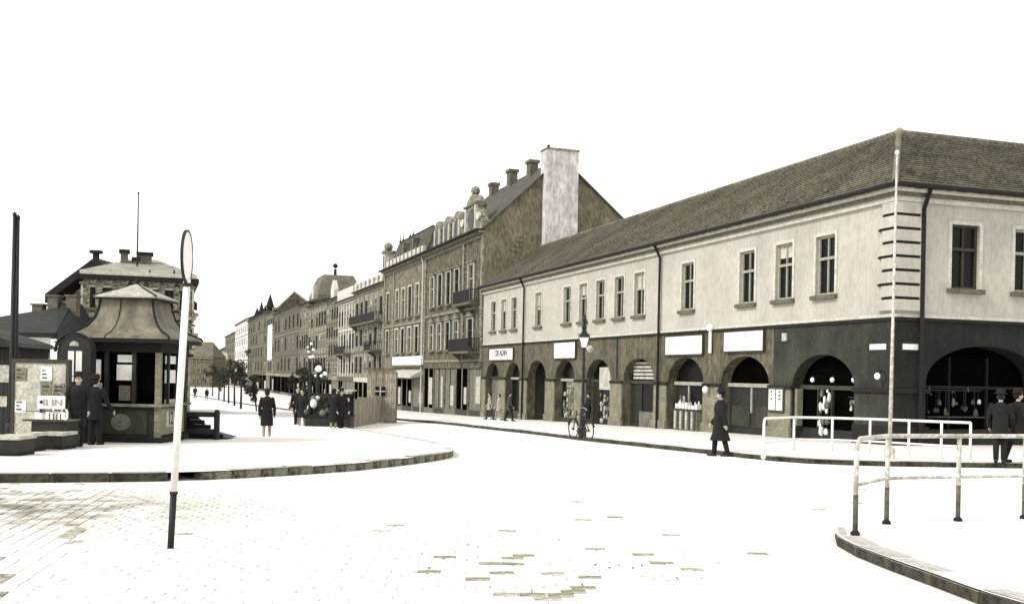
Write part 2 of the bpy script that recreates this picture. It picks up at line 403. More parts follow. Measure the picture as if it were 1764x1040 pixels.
# near island on the right, with the railing
kr = poly_gp([(1990, 1120), (1850, 1090), (1700, 1046), (1600, 1008), (1520, 978), (1470, 957), (1443, 941), (1436, 930), (1443, 920), (1466, 908)])
kr = smooth_line(kr)
nisl = sheet('traffic_island', [(v.x, v.y) for v in kr] + [(kr[-1].x + 6, kr[-1].y + 3.2), (18, kr[-1].y + 3.6), (18, kr[0].y)], .13, M_pave)
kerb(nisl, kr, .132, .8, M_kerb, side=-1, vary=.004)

# setts of the crossing
def sett_me(seed):
    r = random.Random(seed); bm = bmesh.new(); bmesh.ops.create_cube(bm, size=1)
    for q in bm.verts:
        t = .965 if q.co.z > 0 else 1
        q.co = (q.co.x * .215 * t + r.uniform(-.006, .006), q.co.y * .150 * t + r.uniform(-.006, .006), (.008 + r.uniform(-.003, .003)) if q.co.z > 0 else 0)
    bmesh.ops.delete(bm, geom=[f for f in bm.faces if f.normal.z < -.9], context='FACES')
    me = bpy.data.meshes.new('sett'); bm.to_mesh(me); bm.free(); me.materials.append(M_sett); return me
SETT = [sett_me(i) for i in range(6)]
def inside(poly, x, y):
    c = False; n = len(poly)
    for i in range(n):
        x1, y1 = poly[i]; x2, y2 = poly[(i + 1) % n]
        if (y1 > y) != (y2 > y) and x < (x2 - x1) * (y - y1) / (y2 - y1) + x1: c = not c
    return c
ISL = [(v.x, v.y) for v in kl] + [(-60, 80), (-60, kl[0].y)]
APV = [(v.x, v.y) for v in ka] + [(60, 25), (60, 80), (ka[0].x, 90)]
NIS = [(v.x, v.y) for v in kr] + [(kr[-1].x + 6, kr[-1].y + 3.2), (18, kr[-1].y + 3.6), (18, kr[0].y)]
dl = (gp(153, 882) - gp(61, 933)); diag = math.atan2(dl.y, dl.x)
def grown(poly, x, y, g=.18):
    return any(inside(poly, x + a, y + b) for a, b in ((0, 0), (g, 0), (-g, 0), (0, g), (0, -g)))
cand = []
def in_left(x, y): return x < -1.5 - .28 * y
def add_rows(ang, test):
    ca, sa = math.cos(ang), math.sin(ang)
    for i in range(-150, 260):
        for j in range(-160, 160):
            lx = j * .232 + (.116 if i % 2 else 0) + random.uniform(-.008, .008); ly = i * .168 + random.uniform(-.006, .006)
            x, y = lx * ca - ly * sa, lx * sa + ly * ca
            x += 0; y += 12
            if not (4.4 < y < 28.5 and abs(x) < .58 * y + .4): continue
            if y > 17 and random.random() < 0: continue
            if not test(x, y) or grown(ISL, x, y) or grown(NIS, x, y) or grown(APV, x, y): continue
            cand.append((x, y, ang + random.uniform(-.02, .02)))
add_rows(diag, in_left); add_rows(0.03, lambda x, y: not in_left(x, y))
vis = [c for c in cand if (lambda p: 0 < p[0] < 1764 and p[1] < 1036)((PX + F * c[0] / c[1], PY + F * drop(c[1]) / c[1]))]
vis.sort(key=lambda c: c[1]); near = set(vis[:300])
M_settm = mat('grey_sett', tone(.42, .7), var=.3, scale=4, fine=.4); M_settd = mat('dark_basalt_sett', tone(.33, .8), var=.5, scale=4, fine=.4)
WORN = [gp(*p) for p in ((868, 961), (882, 961), (870, 970), (884, 969), (795, 1000), (813, 999), (745, 986), (786, 983), (938, 1025), (953, 1025), (966, 1023), (985, 1022), (998, 1022), (1094, 958), (1106, 958), (990, 896), (1003, 896), (1026, 945), (1034, 945), (908, 987), (1144, 971), (1062, 890), (1103, 912), (905, 960), (760, 961), (1180, 942), (843, 971), (851, 988), (968, 1011), (995, 1010), (1040, 997))]
WSET = {min(cand, key=lambda c: (c[0] - p.x)**2 + (c[1] - p.y)**2)[:2] for i, p in enumerate(WORN) if i % 3 != 1}
def sett_tone(x, y):
    if (x, y) in WSET: return 2
    if in_left(x, y): e = max(0, min(1, (-1.6 - x/y*4.4))) * .22
    elif abs(x - _d2.x) < 2.4 and abs(y - _d2.y) < 2.6: e = .015
    else: e = .003
    q = random.random()
    return 2 if q < e*.14 else (1 if q < e else 0)
SETTM = []
for k in range(3):
    row = []
    for q in SETT:
        q2 = q.copy(); q2.name = 'sett'; q2.materials.clear(); q2.materials.append((M_sett, M_settm, M_settd)[k]); row.append(q2)
    SETTM.append(row)
for x, y, a in vis[:300]:
    o = obj('sett', random.choice(SETTM[sett_tone(x, y)]), road, (x, y, H(y) + .004)); o.rotation_euler = (0, 0, a)
sv, sfc, smi = [], [], []
for c in cand:
    if c in near: continue
    x, y, a = c; me = random.choice(SETT); ca, sa = math.cos(a), math.sin(a); n = len(sv); z = H(y) + .004; tn = sett_tone(x, y)
    for v in me.vertices: sv.append((x + v.co.x*ca - v.co.y*sa, y + v.co.x*sa + v.co.y*ca, z + v.co.z))
    for p in me.polygons: sfc.append(tuple(n + k for k in p.vertices)); smi.append(tn)
me = bpy.data.meshes.new('setts'); me.from_pydata(sv, [], sfc)
for q in (M_sett, M_settm, M_settd): me.materials.append(q)
me.polygons.foreach_set('material_index', smi)
o = obj('setts', me, road); o['kind'] = 'stuff'

# ================================================================ THE ARCADE BUILDING ON THE CORNER
SL = 47.2                                             # length of its street front
ZS = CZ + 2.12; ZE = CZ + 6.05                        # string course, underside of the cornice
ab = street_thing('corner_arcade_building', 'long two-storey corner building with pale upper floor, dark arcade of shops and tiled hip roof', 'building', 0)
ups = [849.3, 867, 884.8, 926.5, 976, 1003.5, 1033, 1065.5, 1100, 1183, 1285, 1348.5, 1419.5]
WZ0, WH, WW = CZ + 3.17, 2.2, 1.18
ops = [(fs(p) - WW/2, fs(p) + WW/2, WZ0, WZ0 + WH) for p in ups]
m = MB(); wall(m, SF, 0, SL, ZS, ZE + .3, ops, .2); m.face([(0, SL, ZS), (6, SL, ZS), (6, SL, ZE + .3), (0, SL, ZE + .3)])
rb = [2.84 + 2.72 * i for i in range(7)]
wall(m, CF, 0, 24, ZS, ZE + .3, [(b - WW/2, b + WW/2, WZ0 + .06, WZ0 + .06 + WH) for b in rb], .2)
part(ab, 'upper_wall', m, M_white)
for i, p in enumerate(ups): put_window(ab, (0, fs(p), WZ0), 0, WW, WH, curtain=[0, .35, 0, .5, 0, .3, 0, 0, .4, 0, 0, .25, 0][i] * (1 if i % 2 else 1))
for i, b in enumerate(rb): put_window(ab, (b, 0, WZ0 + .06), math.pi/2, WW, WH, fram=M_frame if i else M_framed)
# ground floor: arches
arch = [(838.5, 860), (872.7, 897), (910, 941), (957.7, 991), (1011, 1053), (1074, 1128), (1151, 1213), (1243, 1326), (1366, 1473)]
ZA, ZI = CZ + .97, CZ - .24                           # crown and springing of the arches
AR = []
for i, (l, r) in enumerate(arch):
    s1, s0 = fs(l), fs(r); cut = [0, 0, .0, 0, 0, 0, 0, 0, 0][i]
    AR.append((s0 + cut, s1 - cut, Hs((s0 + s1)/2) - .6, ZA - .12 * (i < 2), ZA - .12 * (i < 2) - ZI, .55))
SPL = 7.3
m = MB(); wall(m, SF, SPL, SL, Hs(SL) - 1.0, ZS, AR[:8], .55); part(ab, 'arcade_wall', m, M_olive)
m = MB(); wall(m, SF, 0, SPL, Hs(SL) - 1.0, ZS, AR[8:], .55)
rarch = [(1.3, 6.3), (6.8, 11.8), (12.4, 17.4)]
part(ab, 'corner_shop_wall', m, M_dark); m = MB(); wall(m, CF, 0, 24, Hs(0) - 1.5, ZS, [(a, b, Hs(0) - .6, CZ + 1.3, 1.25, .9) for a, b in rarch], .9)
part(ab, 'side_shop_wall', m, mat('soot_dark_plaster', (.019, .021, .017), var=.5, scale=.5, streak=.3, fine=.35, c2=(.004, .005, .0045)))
m = MB(); m.box(-.07, 0, -.07, SL, ZS - .05, ZS + .06); m.box(0, 24, -.07, 0, ZS - .05, ZS + .06); part(ab, 'string_course', m, M_line)
m = MB(); m.box(-.05, 0, -.05, SL, ZS + .06, ZS + .17); m.box(0, 24, -.05, 0, ZS + .06, ZS + .17); part(ab, 'string_course', m, M_trimw)
# impost band: runs over the piers only
edges = [0.0] + [x for a in reversed(AR) for x in (a[0], a[1])] + [SL]
for a, b in zip(edges[::2], edges[1::2]):
    if b - a < .05: continue
    part(ab, 'impost_band', MB().box(-.09, 0, a - .02, b + .02, ZI - .13, ZI + .02), M_line)
    if a > 1:
        part(ab, 'pier_facing', MB().box(-.06, 0, a + .04, b - .04, Hs((a + b)/2) - .2, ZI - .13), M_pier); part(ab, 'pier_plinth', MB().box(-.13, 0, a, b, Hs((a + b)/2) - .2, Hs((a + b)/2) + .55), M_pier)
# cornice, gutter
m = MB(); 
for p, z0, z1 in ((.14, ZE, ZE + .17), (.34, ZE + .30, ZE + .40)):
    m.box(-p, 0, -p, SL, z0, z1); m.box(0, 24, -p, 0, z0, z1)
part(ab, 'cornice', m, M_trimw)
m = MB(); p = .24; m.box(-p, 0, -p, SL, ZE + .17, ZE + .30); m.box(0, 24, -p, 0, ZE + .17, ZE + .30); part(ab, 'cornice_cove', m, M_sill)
m = MB(); m.tube([(-.5, SL, ZE + .49), (-.5, -.5, ZE + .49), (24, -.5, ZE + .49)], .085, 8); part(ab, 'gutter', m, M_line)
m = MB(); m.box(-.42, 0, -.42, SL, ZE + .40, ZE + .46); m.box(0, 24, -.42, 0, ZE + .40, ZE + .46); part(ab, 'eave_soffit', m, M_trimm)
# roof
ZR = CZ + 9.93; EO = ZE + .50; RB, RS = 4.5, 5.6
m = MB()
A, B_, C_ = (RB, RS, ZR), (RB, SL + .1, ZR), (24, RS, ZR)
m.face([(-.5, -.5, EO), A, B_, (-.5, SL + .1, EO)]); m.face([(-.5, -.5, EO), (24, -.5, EO), C_, A])
m.face([A, B_, (9.5, SL + .1, EO), (9.5, 11.7, EO)]); m.face([A, C_, (24, 11.7, EO), (9.5, 11.7, EO)])
roof = part(ab, 'roof', m, M_roof)
rows = MB()
nrow = 26
for i in range(1, nrow):
    t = i / nrow; b = -.5 + (RB + .5) * t; z = EO + (ZR - EO) * t; s = -.5 + (RS + .5) * t
    rows.box(b - .09, b + .10, s, SL + .1, z - .03, z + .006 + random.uniform(-.006, .006)); rows.box(b, 24, s - .10, s + .11, z - .03, z + .006 + random.uniform(-.006, .006))
rt = part(roof, 'tile_courses', rows, M_roof); rt['kind'] = 'stuff'
m = MB(); m.tube([(RB, SL, ZR + .02), (RB, RS, ZR + .03), (24, RS, ZR + .02)], .12, 8); m.tube([(-.5, -.5, EO + .03), (RB, RS, ZR + .03)], .11, 8); part(roof, 'ridge_tiles', m, M_roof)
part(roof, 'ridge_cap', MB().ball((RB, RS, ZR + .02), .2, 8), M_trimm, True)
for s in [i * 1.15 + random.uniform(-.4, .4) for i in range(1, 39)]:
    if random.random() < .5:
        h = random.uniform(.12, .22); inst(roof, 'snow_guard', cached('sg', lambda: MB().box(-.02, .03, -.10, .10, -.05, .12).mesh('snow_guard', M_sill)), (.22 + random.uniform(-.1, .1), s, EO + .55))
for b in [i * 1.2 + random.uniform(-.4, .4) for i in range(1, 19)]:
    inst(roof, 'snow_guard', cached('sg2', lambda: MB().box(-.10, .10, -.02, .03, -.05, .12).mesh('snow_guard', M_sill)), (b, .35, EO + .55))
# quoins of the corner
qh = (ZE - ZS - .2) / 8
for i in range(8):
    z = ZE - .02 - (i + 1) * qh; hgt = qh - .10; lw = .80 if i % 2 else .58
    q = part(ab, 'quoin', MB().box(-.15, 0, -.15, lw, z + .10, z + .10 + hgt).box(0, .86, -.15, 0, z + .10, z + .10 + hgt), M_white)
    if i < 7: part(q, 'quoin_joint_shade', MB().box(-.10, 0, -.10, lw + .03, z + .012, z + .09).box(0, .86, -.10, 0, z + .012, z + .09), M_line)  # dark strips paint the shadow in the joints between the blocks
# downpipes
for px in (904, 1138):
    s = fs(px); part(ab, 'downpipe', MB().tube([(-.45, s, ZE + .42), (-.13, s, ZE - .2), (-.15, s, Hs(s) + .1)], .065, 8), M_line)
b = .98; part(ab, 'downpipe', MB().tube([(b, -.45, ZE + .42), (b, -.14, ZE - .2), (b, -.15, Hs(0) + .1)], .07, 8), M_line)
s = fs(945); part(ab, 'vertical_board', MB().box(-.05, 0, fs(1064) - .05, fs(1064) + .05, ZI + .1, ZS - .06), M_wood)
# what stands in the arches
def arch_infill(i):
    s0, s1, z0, z1, rise, dp = AR[i]; g = Hs((s0 + s1)/2) + .13; c = (s0 + s1)/2; w_ = s1 - s0
    sf = ab
    def bx(name, b0, b1, a0, a1, za, zb, mt): return part(sf, name, MB().box(b0, b1, a0, a1, za, zb), mt)
    if i in (2,):                                      # open passage
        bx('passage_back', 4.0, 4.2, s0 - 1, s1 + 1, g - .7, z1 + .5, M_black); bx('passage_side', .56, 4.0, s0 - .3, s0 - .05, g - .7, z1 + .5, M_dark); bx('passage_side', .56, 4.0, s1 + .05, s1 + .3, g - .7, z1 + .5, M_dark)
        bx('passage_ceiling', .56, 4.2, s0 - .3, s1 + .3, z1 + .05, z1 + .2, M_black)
        return
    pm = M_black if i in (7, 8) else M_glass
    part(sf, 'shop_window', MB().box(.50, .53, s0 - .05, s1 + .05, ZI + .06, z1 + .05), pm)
    tr = part(sf, 'transom', MB().box(.36, .50, s0, s1, ZI - .1, ZI + .06), M_frame if i in (1, 3, 6, 7) else M_framed)
    dark = M_wood
    dw = min(1.2, w_ * .4)
    if i in (0, 1):
        bx('stall_riser', .36, .5, s0, s1, g - .5, g + .55, M_framed); bx('shop_window', .48, .5, s0, s1, g + .55, ZI - .1, M_goodm if i == 0 else M_glass)
    elif i == 3:                                       # shutter hung with goods
        bx('shutter', .40, .5, s0 + w_*.12, s1 - w_*.28, g + .25, ZI - .1, M_trimm); bx('stall_riser', .36, .52, s0, s1, g - .5, g + .25, M_framed); bx('shop_window', .49, .51, s0, s1, g + .25, ZI - .1, M_glass)
    elif i == 4:
        bx('door', .44, .5, s1 - dw, s1 - .05, g - .5, ZI - .1, dark); bx('shop_window', .48, .5, s0, s1 - dw, g + .5, ZI - .1, M_glass); bx('stall_riser', .36, .5, s0, s1 - dw, g - .5, g + .5, M_wood)
        bx('roller_blind', .30, .34, s0 + .1, s1 - dw, ZI - .5, ZI + .75, M_goods)
    elif i == 5:
        bx('door', .44, .5, s1 - dw*1.2, s1 - .05, g - .5, ZI - .1, dark); bx('shop_window', .48, .5, s0, s1 - dw*1.2, g + .8, ZI - .1, M_glass); bx('stall_riser', .30, .5, s0, s1 - dw*1.2, g - .5, g + .8, M_goodm)
        for r in range(5): bx('fanlight_shelf', .40, .46, s0 + w_*.12, s1 - w_*.12 - .0, ZI + .14 + r*.19, ZI + .26 + r*.19, M_goods)
        bx('jamb_panel', .1, .4, s0, s0 + .25, g - .5, ZI - .1, M_pier)
    elif i == 6:
        bx('door', .44, .5, s1 - dw, s1 - .05, g - .5, ZI - .1, dark); bx('shop_window', .48, .5, s0, s1 - dw, g + .35, ZI - .1, M_glass); bx('stall_riser', .36, .5, s0, s1 - dw, g - .5, g + .35, M_wood)
        bx('mullion', .40, .5, c + .35, c + .43, g + .35, ZI - .1, M_goods)
    elif i == 7:
        bx('door_leaf', .46, .5, s0, s1, g - .5, ZI - .1, M_wood); bx('mullion', .40, .46, c + .02, c + .12, g + .9, ZI - .1, M_frame)
        for k in range(2): bx('door_panel', .42, .46, s0 + .2 + k * w_/2, s0 + w_/2 - .25 + k * w_/2, g + .3, g + 1.2, M_dark)
    elif i == 8:
        bx('shop_window', .48, .5, s0, s1, g + .4, ZI - .1, M_black); bx('stall_riser', .36, .5, s0, s1, g - .5, g + .4, M_wood)
        bx('mullion', .38, .5, c - .12, c - .04, g + .4, ZI - .1, M_framed); bx('mullion', .38, .5, c + .75, c + .81, g + .4, ZI - .1, M_framed); bx('jamb_panel', .05, .3, s1 - .28, s1 - .12, g + .45, ZI - .1, M_pier)
for i in range(9): arch_infill(i)
# backs of the right-hand arches
for k, (a, b) in enumerate(rarch):
    g = Hs(0) + .13
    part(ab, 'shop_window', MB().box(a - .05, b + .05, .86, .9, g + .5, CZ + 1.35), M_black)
    part(ab, 'stall_riser', MB().box(a, b, .60, .9, g - .8, g + .5), M_wood)
    for t in (.33, .66): part(ab, 'mullion', MB().box(a + (b - a)*t - .03, a + (b - a)*t + .03, .76, .86, g + .5, CZ + .9), M_line)
    part(ab, 'transom', MB().box(a, b, .74, .86, CZ - .2, CZ - .1), M_line)
part(ab, 'impost_band', MB().box(.0, 1.38, -.09, 0, ZI - .13, ZI + .02), M_line)
part(ab, 'base_plinth', MB().box(-.1, 0, -.1, AR[8][0] - .02, Hs(0) - .6, Hs(0) + .75).box(0, 1.38, -.1, 0, Hs(0) - .6, Hs(0) + .75), M_line)

# ---- signboards (flat boards on the wall)
def sign_s(name, label, pl, pr, yt, yb, cat='sign', group=None, m=M_wpaint, d=.10):
    s1, s0 = fs(pl), fs(pr); zt, zb = zf((pl+pr)/2, yt), zf((pl+pr)/2, yb)
    o = thing(name, label, cat, P(-d, (s0+s1)/2, zb), ANG, group, (0, 0, 0))
    part(o, 'board', MB().box(-.02, d, -(s1-s0)/2, (s1-s0)/2, 0, zt - zb), m)
    fr = MB(); a = (s1-s0)/2; h = zt - zb
    fr.box(-.03, d, -a - .05, -a, -.05, h + .05).box(-.03, d, a, a + .05, -.05, h + .05).box(-.03, d, -a, a, -.06, 0).box(-.03, d, -a, a, h, h + .05)
    part(o, 'board_frame', fr, M_framed)
    return o, a, h
sign_s('shop_sign', 'blank white signboard over the arch behind the street lamp', 957.5, 993.5, 590, 616.5, group='blank shop signs')
sign_s('shop_sign', 'blank white signboard over the arch with hanging goods, next to the downpipe', 1150, 1213, 579, 610, group='blank shop signs')
sign_s('shop_sign', 'blank white signboard over the arch with the big wooden double door', 1251, 1318, 571, 604, group='blank shop signs')
o, a, h = sign_s('shop_sign', 'small white lettered sign above the two narrow arches', 846, 886, 600.5, 619.5)
def text(parent, body, size, m, loc, rot, name='lettering', sx=1.0):
    c = bpy.data.curves.new(name, 'FONT'); c.body = body; c.size = size; c.extrude = .004; c.align_x = 'CENTER'; c.align_y = 'CENTER'; c.resolution_u = 2; c.offset = size*.015
    c.materials.append(m); t = bpy.data.objects.new(name, c); COL.objects.link(t)
    me = bpy.data.meshes.new_from_object(t.evaluated_get(bpy.context.evaluated_depsgraph_get())); me.materials.clear(); me.materials.append(m)
    bpy.data.objects.remove(t); q = obj(name, me, parent); q.location = loc; q.rotation_euler = rot; q.scale = (sx, 1, 1); return q
text(o, 'CIII ADIN', .60, M_ink, (-.032, 0, h*.58), (math.pi/2, 0, -math.pi/2), sx=1.15)
# ---- street-name plates on the corner
zp, zq = zf(1512, 592), zf(1512, 602)
def plate(label, loc, rz, wd):
    o = thing('street_name_plate', label, 'sign', loc, rz, 'street name plates')
    part(o, 'plate', MB().box(-wd/2, wd/2, -.03, -.015, 0, .19), M_wpaint); part(o, 'plate_border', MB().box(-wd/2 - .05, wd/2 + .05, -.014, .02, -.05, .24), M_ink)
plate('white street-name plate on the arcade side of the building corner', P(-.0, fs(1513), zq), ANG - math.pi/2, .85)
plate('white street-name plate on the shop side of the building corner', P(.62, 0, zq), ANG, .62)

# ---- globe lamps in front of the shops
def globe(label, loc, r, hook, rz=ANG, group='opal globe lamps of the arcade'):
    o = thing('globe_lamp', label, 'lamp', loc, rz, group)
    part(o, 'globe', MB().ball((0, 0, 0), r, 12, sz=1.15), M_opal, True); part(o, 'bracket', MB().tube([(0, 0, r*1.0), (0, 0, r*1.6), (hook, 0, r*1.6)], .018, 6), M_iron)
    return o
for px, py, lb in ((1396, 654, 'white globe lamp in the widest arch, by its street-lamp side'), (1430, 654, 'white globe lamp in the middle of the widest arch'), (1467, 654, 'white globe lamp in the widest arch, by its corner side')):
    s = fs(px); globe(lb, P(.12, s, zf(px, py)), .085, .36)
globe('oval white globe lamp on the wall beside the building corner', P(-.3, fs(1525), zf(1525, 648)), .105, .3)
s = fs(1226); globe('white globe lamp on the pier between the lettered goods window and the double door', P(-.28, s, zf(1226, 671)), .14, .28)
o = thing('wall_bracket_light', 'pale tubular light fixed to the pier between the two large blank signs', 'lamp', P(-.1, fs(1227), zf(1227, 608)), ANG)
part(o, 'tube', MB().box(-.05, .03, -.07, .07, 0, 1.0), M_opal); part(o, 'head', MB().ball((-.03, 0, 1.12), .17, 10), M_opal, True); part(o, 'backplate', MB().box(.03, .10, -.05, .05, .1, .9), M_framed)
o = thing('notice_plate', 'small pale notice fixed high on the wall over the poster case', 'sign', P(0, fs(1352), zf(1352, 587)), ANG)
part(o, 'plate', MB().box(-.05, 0, -.16, .16, 0, .30), M_goods); part(o, 'fixing_plate', MB().box(-.03, 0, -.2, .2, -.05, .0), M_framed)
# poster case between the last two arches
s1, s0 = fs(1326), fs(1359); zb, zt = zf(1342, 708), zf(1342, 669); c = (s0+s1)/2; hw = (s1-s0)/2 - .12
o = thing('poster_case', 'glazed poster case with two white posters on the pier beside the widest arch', 'display case', P(-.1, c, zb), ANG)
part(o, 'case', MB().box(-.02, .10, -hw, hw, -.05, zt - zb + .05), M_framed)
for k in (-1, 1):
    part(o, 'poster', MB().box(-.035, -.02, min(k*.04, k*(hw-.08)), max(k*.04, k*(hw-.08)), .04, (zt - zb)*.96), M_wpaint)
    for j in range(3): part(o, 'poster_picture', MB().box(-.04, -.035, k*hw*.5 - .12 + random.uniform(-.1, .1), k*hw*.5 + .06, .45 + j*.14, .53 + j*.14), M_goodm)

# ---- goods shown in the shop windows
def blobs(root, name, boxes, m, r=random.Random(5)):
    for (b, s, z, rr) in boxes:
        part(root, name, MB().ball((b, s, z), rr, 7, sz=r.uniform(.9, 1.5)), m, True)
def lump(c, r_, rr):                                   # an irregular parcel or bundle
    q = MB(); a = rr*r_.uniform(.55, 1.0); h = rr*r_.uniform(.8, 1.6); t = r_.uniform(0, 1.5)
    q.loft([[(c[0] + a*f*math.cos(t + j*math.pi/3)*r_.uniform(.75, 1.15), c[1] + a*f*math.sin(t + j*math.pi/3)*r_.uniform(.75, 1.15), c[2] + z*h) for j in range(6)] for f, z in ((.5, -1), (1, -.55), (.95, .45), (.35, 1))])
    return q
def goods(label, i, px0, px1, y0, y1, n, m1, m2, b=.28, hang=True):
    s1, s0 = fs(px0), fs(px1); r = random.Random(i * 7 + n); c = (s0+s1)/2
    zt, zb = zf((px0+px1)/2, y0), zf((px0+px1)/2, y1)
    o = thing('hanging_goods', label, 'goods', P(b, c, zb), ANG, None, (b, c, zb))
    part(o, 'rail', MB().tube([(b, s0, zt), (b, s1, zt)], .02, 6), M_iron)
    for k in range(n):
        s = s0 + (s1 - s0) * (k + .5) / n; z = zt; seg = 0
        part(o, 'string', MB().tube([(b, s, zt), (b, s, zb)], .008, 4), M_iron)
        while z > zb + .1:
            rr = r.uniform(.07, .15); z -= rr * 1.6
            if r.random() < .72: part(o, 'item', lump((b + r.uniform(-.05, .05), s + r.uniform(-.05, .05), z), r, rr), m1 if r.random() < .5 else m2)
            z -= rr * .5
    return o
goods('strings of pale goods hung in the arch under the downpipe-side blank sign', 1, 1162, 1210, 690, 738, 6, M_wpaint, M_goodm)
goods('column of pale goods hung beside the shop door in the arch with the white mullion', 2, 1164, 1174, 680, 712, 2, M_goods, M_goodm)
goods('pale goods hung in the arch with the roller blind', 3, 1030, 1050, 676, 722, 4, M_goods, M_goodm, b=.2)
goods('tall string of white goods hung in the middle of the widest arch', 4, 1409, 1427, 668, 742, 3, M_wpaint, M_goodm, b=.1)
goods('small pale goods hung in the widest arch beside the corner', 6, 1460, 1471, 684, 702, 2, M_goods, M_goodm, b=.1)
goods('rows of small notices hung on the shutter of the arch behind the street lamp', 7, 964, 984, 668, 716, 4, M_goods, M_goodm, b=.3)
o = thing('goods_counter', 'small low counter with pale goods in front of the shop with hanging strings', 'counter', P(-.1, fs(1192), Hs(fs(1192)) + .13), ANG)
w_ = (fs(1172) - fs(1212))/2
part(o, 'counter_body', MB().box(-.2, .3, -w_, w_, 0, .95), M_goodm); part(o, 'counter_top', MB().box(-.26, .34, -w_ - .05, w_ + .05, .95, 1.0), M_wood)
for k in range(7): part(o, 'parcel', MB().box(-.14, .1, -w_ + .1 + k*w_*.28, -w_ + .1 + k*w_*.28 + .22, 1.0, 1.12 + random.uniform(0, .22)), M_wpaint)
for k in range(8): part(o, 'slat', MB().box(-.23, -.2, -w_ + .08 + k*w_*.245, -w_ + .22 + k*w_*.245, .08, .9), M_goods if k % 2 else M_framed)
def goods_c(label, b0, b1, zt, zb, n, seed):
    r = random.Random(seed); o = thing('goods_display', label, 'goods', P((b0+b1)/2, .25, zb), ANG, None, ((b0+b1)/2, .25, zb))
    part(o, 'rail', MB().tube([(b0, .25, zt), (b1, .25, zt)], .02, 6), M_iron); part(o, 'shelf', MB().box(b0, b1, .1, .4, zb - .04, zb), M_framed)
    for k in range(n):
        b = b0 + (b1-b0)*r.random(); z = zb + (zt-zb)*r.random()**1.5 + .08
        part(o, 'string', MB().tube([(b, .25, zt), (b, .25, z)], .008, 4), M_iron)
        part(o, 'item', lump((b, .25 + r.uniform(-.06, .06), z), r, r.uniform(.04, .10)), r.choice([M_goodm, M_sill, M_framed, M_framed, M_framed, M_goods] if k % 4 == 0 else [M_framed, M_framed, M_sill]))
goods_c('pale goods hung in the dark arch next to the corner on the shop side', 1.5, 3.9, CZ - .25, CZ - 1.15, 20, 3)
goods_c('dark and pale goods hung in the second dark arch of the shop side', 7.0, 10.4, CZ - .2, CZ - 1.1, 16, 8)

# ================================================================ ORNATE BUILDING WITH THE BARE GABLE
def hood_mesh(wd, ht, m, kind):
    def f():
        q = MB(); a = wd/2 + .22
        q.box(-.2, .02, -a, a, ht + .16, ht + .26)
        if kind: q.prism([(-a, ht + .26), (a, ht + .26), (0, ht + .62)], lambda u, v, d: (d, u, v), -.16, .02)
        return q.mesh('hood', m)
    return cached(('hood', wd, ht, m.name, kind), f)
def balcony(root, s0, s1, z, dep=.95, m=M_iron, flowers=False):
    q = MB().box(-dep, 0, s0, s1, z - .16, z); o = part(root, 'balcony', q, M_sill)
    r = MB(); r.box(-dep, -dep + .05, s0, s1, z + .95, z + 1.0); r.box(-dep, 0, s0, s0 + .05, z + .95, z + 1.0); r.box(-dep, 0, s1 - .05, s1, z + .95, z + 1.0)
    n = int((s1-s0)/.14)
    for i in range(n + 1):
        s = s0 + .02 + (s1 - s0 - .04)*i/n; r.box(-dep + .005, -dep + .04, s - .03, s + .03, z, z + .95)
    for i in range(6):
        for s in (s0 + .02, s1 - .02): r.box(-dep*i/6 - .05, -dep*i/6, s - .015, s + .015, z, z + .95)
    part(o, 'railing', r, m)
    for s in (s0 + .2, s1 - .2): part(o, 'bracket', MB().prism([(0, 0), (-dep*.8, 0), (0, -.7)], lambda u, v, d: (u, d, z - .16 + v), s - .1, s + .1), M_sill)
def front(root, s0, s1, zb, zt, rows, m, win, gf=True, rec=0., trim=M_trimm, hood=0, curtain=.2, seed=1, gops=()):
    """street front with rows of windows: rows = [(z0, height, [s centres], width)]"""
    r = random.Random(seed); ops = [(s - w_/2, s + w_/2, z, z + h) for z, h, cs, w_ in rows for s in cs] + list(gops)
    q = MB(); wall(q, SF, s0, s1, zb, zt, ops, .22 + rec); part(root, 'front_wall', q, m)
    for k, (z, h, cs, w_) in enumerate(rows):
        for s in cs:
            put_window(root, (rec, s, z), 0, w_, h, fr=.09, surround=win and rec > -.12, sill=rec > -.12, hood=hood_mesh(w_, h, trim, (hood + k) % 2) if hood else None, curtain=r.choice([0, 0, 0, 0, .3]) if curtain else 0, fram=M_frame if r.random() < .25 else M_framed, sillm=M_sill)
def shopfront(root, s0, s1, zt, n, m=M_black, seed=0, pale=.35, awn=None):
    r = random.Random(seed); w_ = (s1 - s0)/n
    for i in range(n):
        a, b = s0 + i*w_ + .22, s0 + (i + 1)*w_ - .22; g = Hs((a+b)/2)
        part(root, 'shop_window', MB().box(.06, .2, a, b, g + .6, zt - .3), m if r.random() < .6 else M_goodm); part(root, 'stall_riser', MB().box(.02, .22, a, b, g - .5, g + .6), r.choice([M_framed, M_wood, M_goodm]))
        part(root, 'mullion', MB().box(.0, .06, (a+b)/2 - .05, (a+b)/2 + .05, g + .6, zt - .3), M_frame if r.random() < .6 else M_framed)
        if r.random() < pale: part(root, 'display', MB().box(.02, .059, a + .15 + r.random()*.4, a + .5 + w_*r.uniform(.05, .3), g + .7 + r.random()*.5, zt - .6 - 1.2*r.random()), M_goods)
def cornice(root, s0, s1, z, m=M_trimm, big=.55, name='cornice'):
    q = MB().box(-.12, 0, s0, s1, z - .45, z - .3).box(-big*.55, 0, s0, s1, z - .12, z); part(root, name, q, m)
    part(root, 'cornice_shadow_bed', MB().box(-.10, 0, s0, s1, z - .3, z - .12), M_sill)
    part(root, 'gutter', MB().box(-big, 0, s0, s1, z + .001, z + .13), M_line)
SA0, SA1 = SL + .14, 65.9
